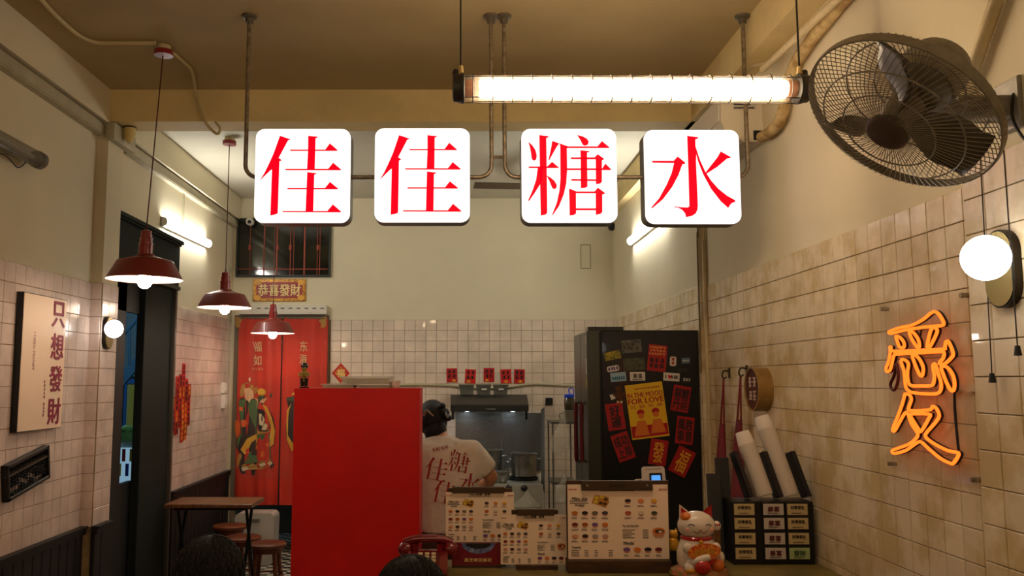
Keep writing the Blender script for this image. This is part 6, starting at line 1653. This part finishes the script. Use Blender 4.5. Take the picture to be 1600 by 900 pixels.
tr_m = M('dark patterned trousers', (22, 44, 30), .7, rgb2=(90, 40, 30), scale=60)
m = MB(); loft(m, [(RG[0][0] + Vector((0, 0, .05)), RG[0][1] * .93, .112), (RG[0][0] - Vector((0, 0, .06)), RG[0][1] * 1.02, .13), (RG[0][0] - Vector((0, 0, .14)), RG[0][1], .12)])
for s in ('r', 'l'):
    k_, a_ = Vector(J['k' + s][0]), Vector(J['a' + s][0])
    m.tube([Vector((k_.x * .9 + hip.x * .1, 5.41, RG[0][0].z - .10)), k_, a_ + Vector((0, 0, .05))], [.092, .088, .075], 16)
m.build('trousers', tr_m, cook)
for s in ('r', 'l'):
    a_ = Vector(J['a' + s][0]); MB().ball((a_.x, a_.y + .06, .04), .048, .13, .04, 14, 8).build('shoe', black_in, cook)
hc_ = at(677, 652, Y=5.60)
m = MB().ball(hc_ + Vector((-.006, 0, -.004)), .100, .112, .118, 24, 16).ball(at(680, 672, Y=5.55), .072, .07, .085, 18, 12)
m.build('hair', hair_m, cook, label='dark hair gathered at the back')
for (px, py, r) in ((694, 645, .034), (700, 653, .024), (691, 634, .022)):
    MB().ball(at(px, py, Y=5.52), r, r, r * .9, 14, 10).build('hair_bun', hair_m, cook)
MB().lathe(at(698, 648, Y=5.50), [(.020, 0), (.025, .004), (.02, .008)], axis=(1, -.6, .3), seg=16).build('hair_tie', M('grey hair tie', (120, 116, 112), .6), cook)
MB().tube(smooth_path([at(662, 650, Y=5.485), at(667, 641, Y=5.48), at(672, 646, Y=5.478), at(677, 650, Y=5.48)], 4), .006, 6).build('hair_claw', M('tan hair claw', (150, 112, 80), .4), cook)
face_bits(cook, hc_ + Vector((0, 0, .0)), (0, 1, -.25), .09)

# ---- seated customers in the foreground, only the tops of their heads in the picture
def seated(top, ang, lab, cloth, style, sh_h=.45):
    R = Matrix.Rotation(ang, 3, 'Z'); base = Vector((top.x, top.y, 0)); dz = top.z - 1.235
    def Pw(x, y, z): return base + R @ Vector((x, y, 0)) + Vector((0, 0, z))
    t = thing('person', lab, 'person', base)
    J = {'pel': (Pw(0, -.06, .56 + dz), .13, .11), 'wst': (Pw(0, -.05, .72 + dz), .115, .09), 'chs': (Pw(0, -.04, .88 + dz), .13, .09), 'n0': (Pw(0, -.02, 1.0 + dz), .055), 'n1': (Pw(0, -.005, 1.06 + dz), .048),
         'h0': (Pw(0, .01, 1.12 + dz), .075, .08), 'h1': (Pw(0, .005, 1.165 + dz), .068, .08)}
    E = [('pel', 'wst'), ('wst', 'chs'), ('chs', 'n0'), ('n0', 'n1'), ('n1', 'h0'), ('h0', 'h1')]
    for s, c in ((1, 'r'), (-1, 'l')):
        J['s' + c] = (Pw(s * .165, -.03, .945 + dz), .05); J['e' + c] = (Pw(s * .21, .06, .70 + dz), .042); J['w' + c] = (Pw(s * .12, .26, .66 + dz), .027)
        J['k' + c] = (Pw(s * .11, .36, .50), .068); J['a' + c] = (Pw(s * .12, .34, .09), .04); J['t' + c] = (Pw(s * .13, .47, .04), .036, .028)
        E += [('chs', 's' + c), ('s' + c, 'e' + c), ('e' + c, 'w' + c), ('pel', 'k' + c), ('k' + c, 'a' + c), ('a' + c, 't' + c)]
        add_hand(J, E, 'w' + c, 'h' + c, R @ Vector((-s * .2, 1, -.3)), R @ Vector((-s, .2, .2)))
    skin('body', J, E, skin_m, t, 2)
    m = MB()
    rg = [(Pw(0, -.06, .50 + dz), .165, .14), (Pw(0, -.05, .66 + dz), .155, .125), (Pw(0, -.04, .84 + dz), .185, .125), (Pw(0, -.035, .935 + dz), .175, .105), (Pw(0, -.03, .985 + dz), .11, .085), (Pw(0, -.02, 1.015 + dz), .065, .065)]
    loft(m, rg)
    for c in 'rl':
        s0, s1 = Vector(J['s' + c][0]), Vector(J['e' + c][0])
        m.tube([s0.lerp(rg[3][0], .4), s0, s0.lerp(s1, .6)], [.075, .072, .064], 14)
    m.build('top', cloth, t)
    jm = M('dark jeans', (30, 34, 48), .8)
    for s, c in ((1, 'r'), (-1, 'l')):
        MB().tube([Pw(s * .085, -.05, .545), Vector(J['k' + c][0]) + Vector((0, 0, .0)), Vector(J['a' + c][0]) + Vector((0, 0, .04))], [.098, .086, .062], 14).build('trouser_leg', jm, t)
        a_ = Vector(J['t' + c][0]); MB().tube([Vector(J['a' + c][0]) - Vector((0, 0, .045)), a_], [.042, .04], 12).build('shoe', black_in, t)
    hd = Pw(0, .008, 1.128 + dz)
    rot = R
    m = MB().ball(hd + Vector((0, 0, .008)) + R @ Vector((0, -.018, 0)), .088, .098, .100, 24, 16, rot=rot)
    if style == 'short':
        m.ball(hd + R @ Vector((0, -.045, -.05)), .078, .06, .075, 18, 12, rot=rot)
    else:
        m.ball(hd + R @ Vector((0, -.05, -.10)), .09, .055, .14, 18, 12, rot=rot)
    m.build('hair', hair_m, t)
    rr = random.Random(int(abs(top.x) * 1000)); m = MB()
    for k in range(420):
        a = rr.uniform(0, 2 * PI); e0 = rr.uniform(0.1, 1.5); tw = rr.uniform(-.25, .25)
        pts = []
        for j in range(6):
            e = e0 - .11 * j; aa = a + tw * j * .25; kk = 1.012 + rr.uniform(-.004, .012)
            d = Vector((math.cos(aa) * math.cos(e), math.sin(aa) * math.cos(e), math.sin(e)))
            pts.append(hd + Vector((0, 0, .008)) + R @ Vector((0, -.018, 0)) + R @ Vector((d.x * .088 * kk, d.y * .098 * kk, 0)) + Vector((0, 0, d.z * .100 * kk)))
        m.tube(pts, [.0008, .0018, .002, .002, .0016, .0006], 4)
    m.build('hair_strands', hair_m, t, kind='stuff')
    face_bits(t, hd, R @ Vector((0, 1, -.05)), .088)
    stool(base.x + (R @ Vector((0, -.05, 0))).x, base.y + (R @ Vector((0, -.05, 0))).y, .455, .16, 'round brown stool under the seated customer ' + ('in the olive top' if style == 'short' else 'in the black top'), 'stools of the seated customers')
seated(at(325, 838, Y=2.35), math.radians(165), 'seated customer with tousled dark hair facing the shop entrance, in the foreground before the table', M('olive cotton', (80, 80, 60), .8), 'short')
seated(at(641, 868, Y=2.12), math.radians(25), 'seated customer with smooth dark hair in the foreground before the red telephone', M('black cotton', (24, 22, 24), .8), 'long')
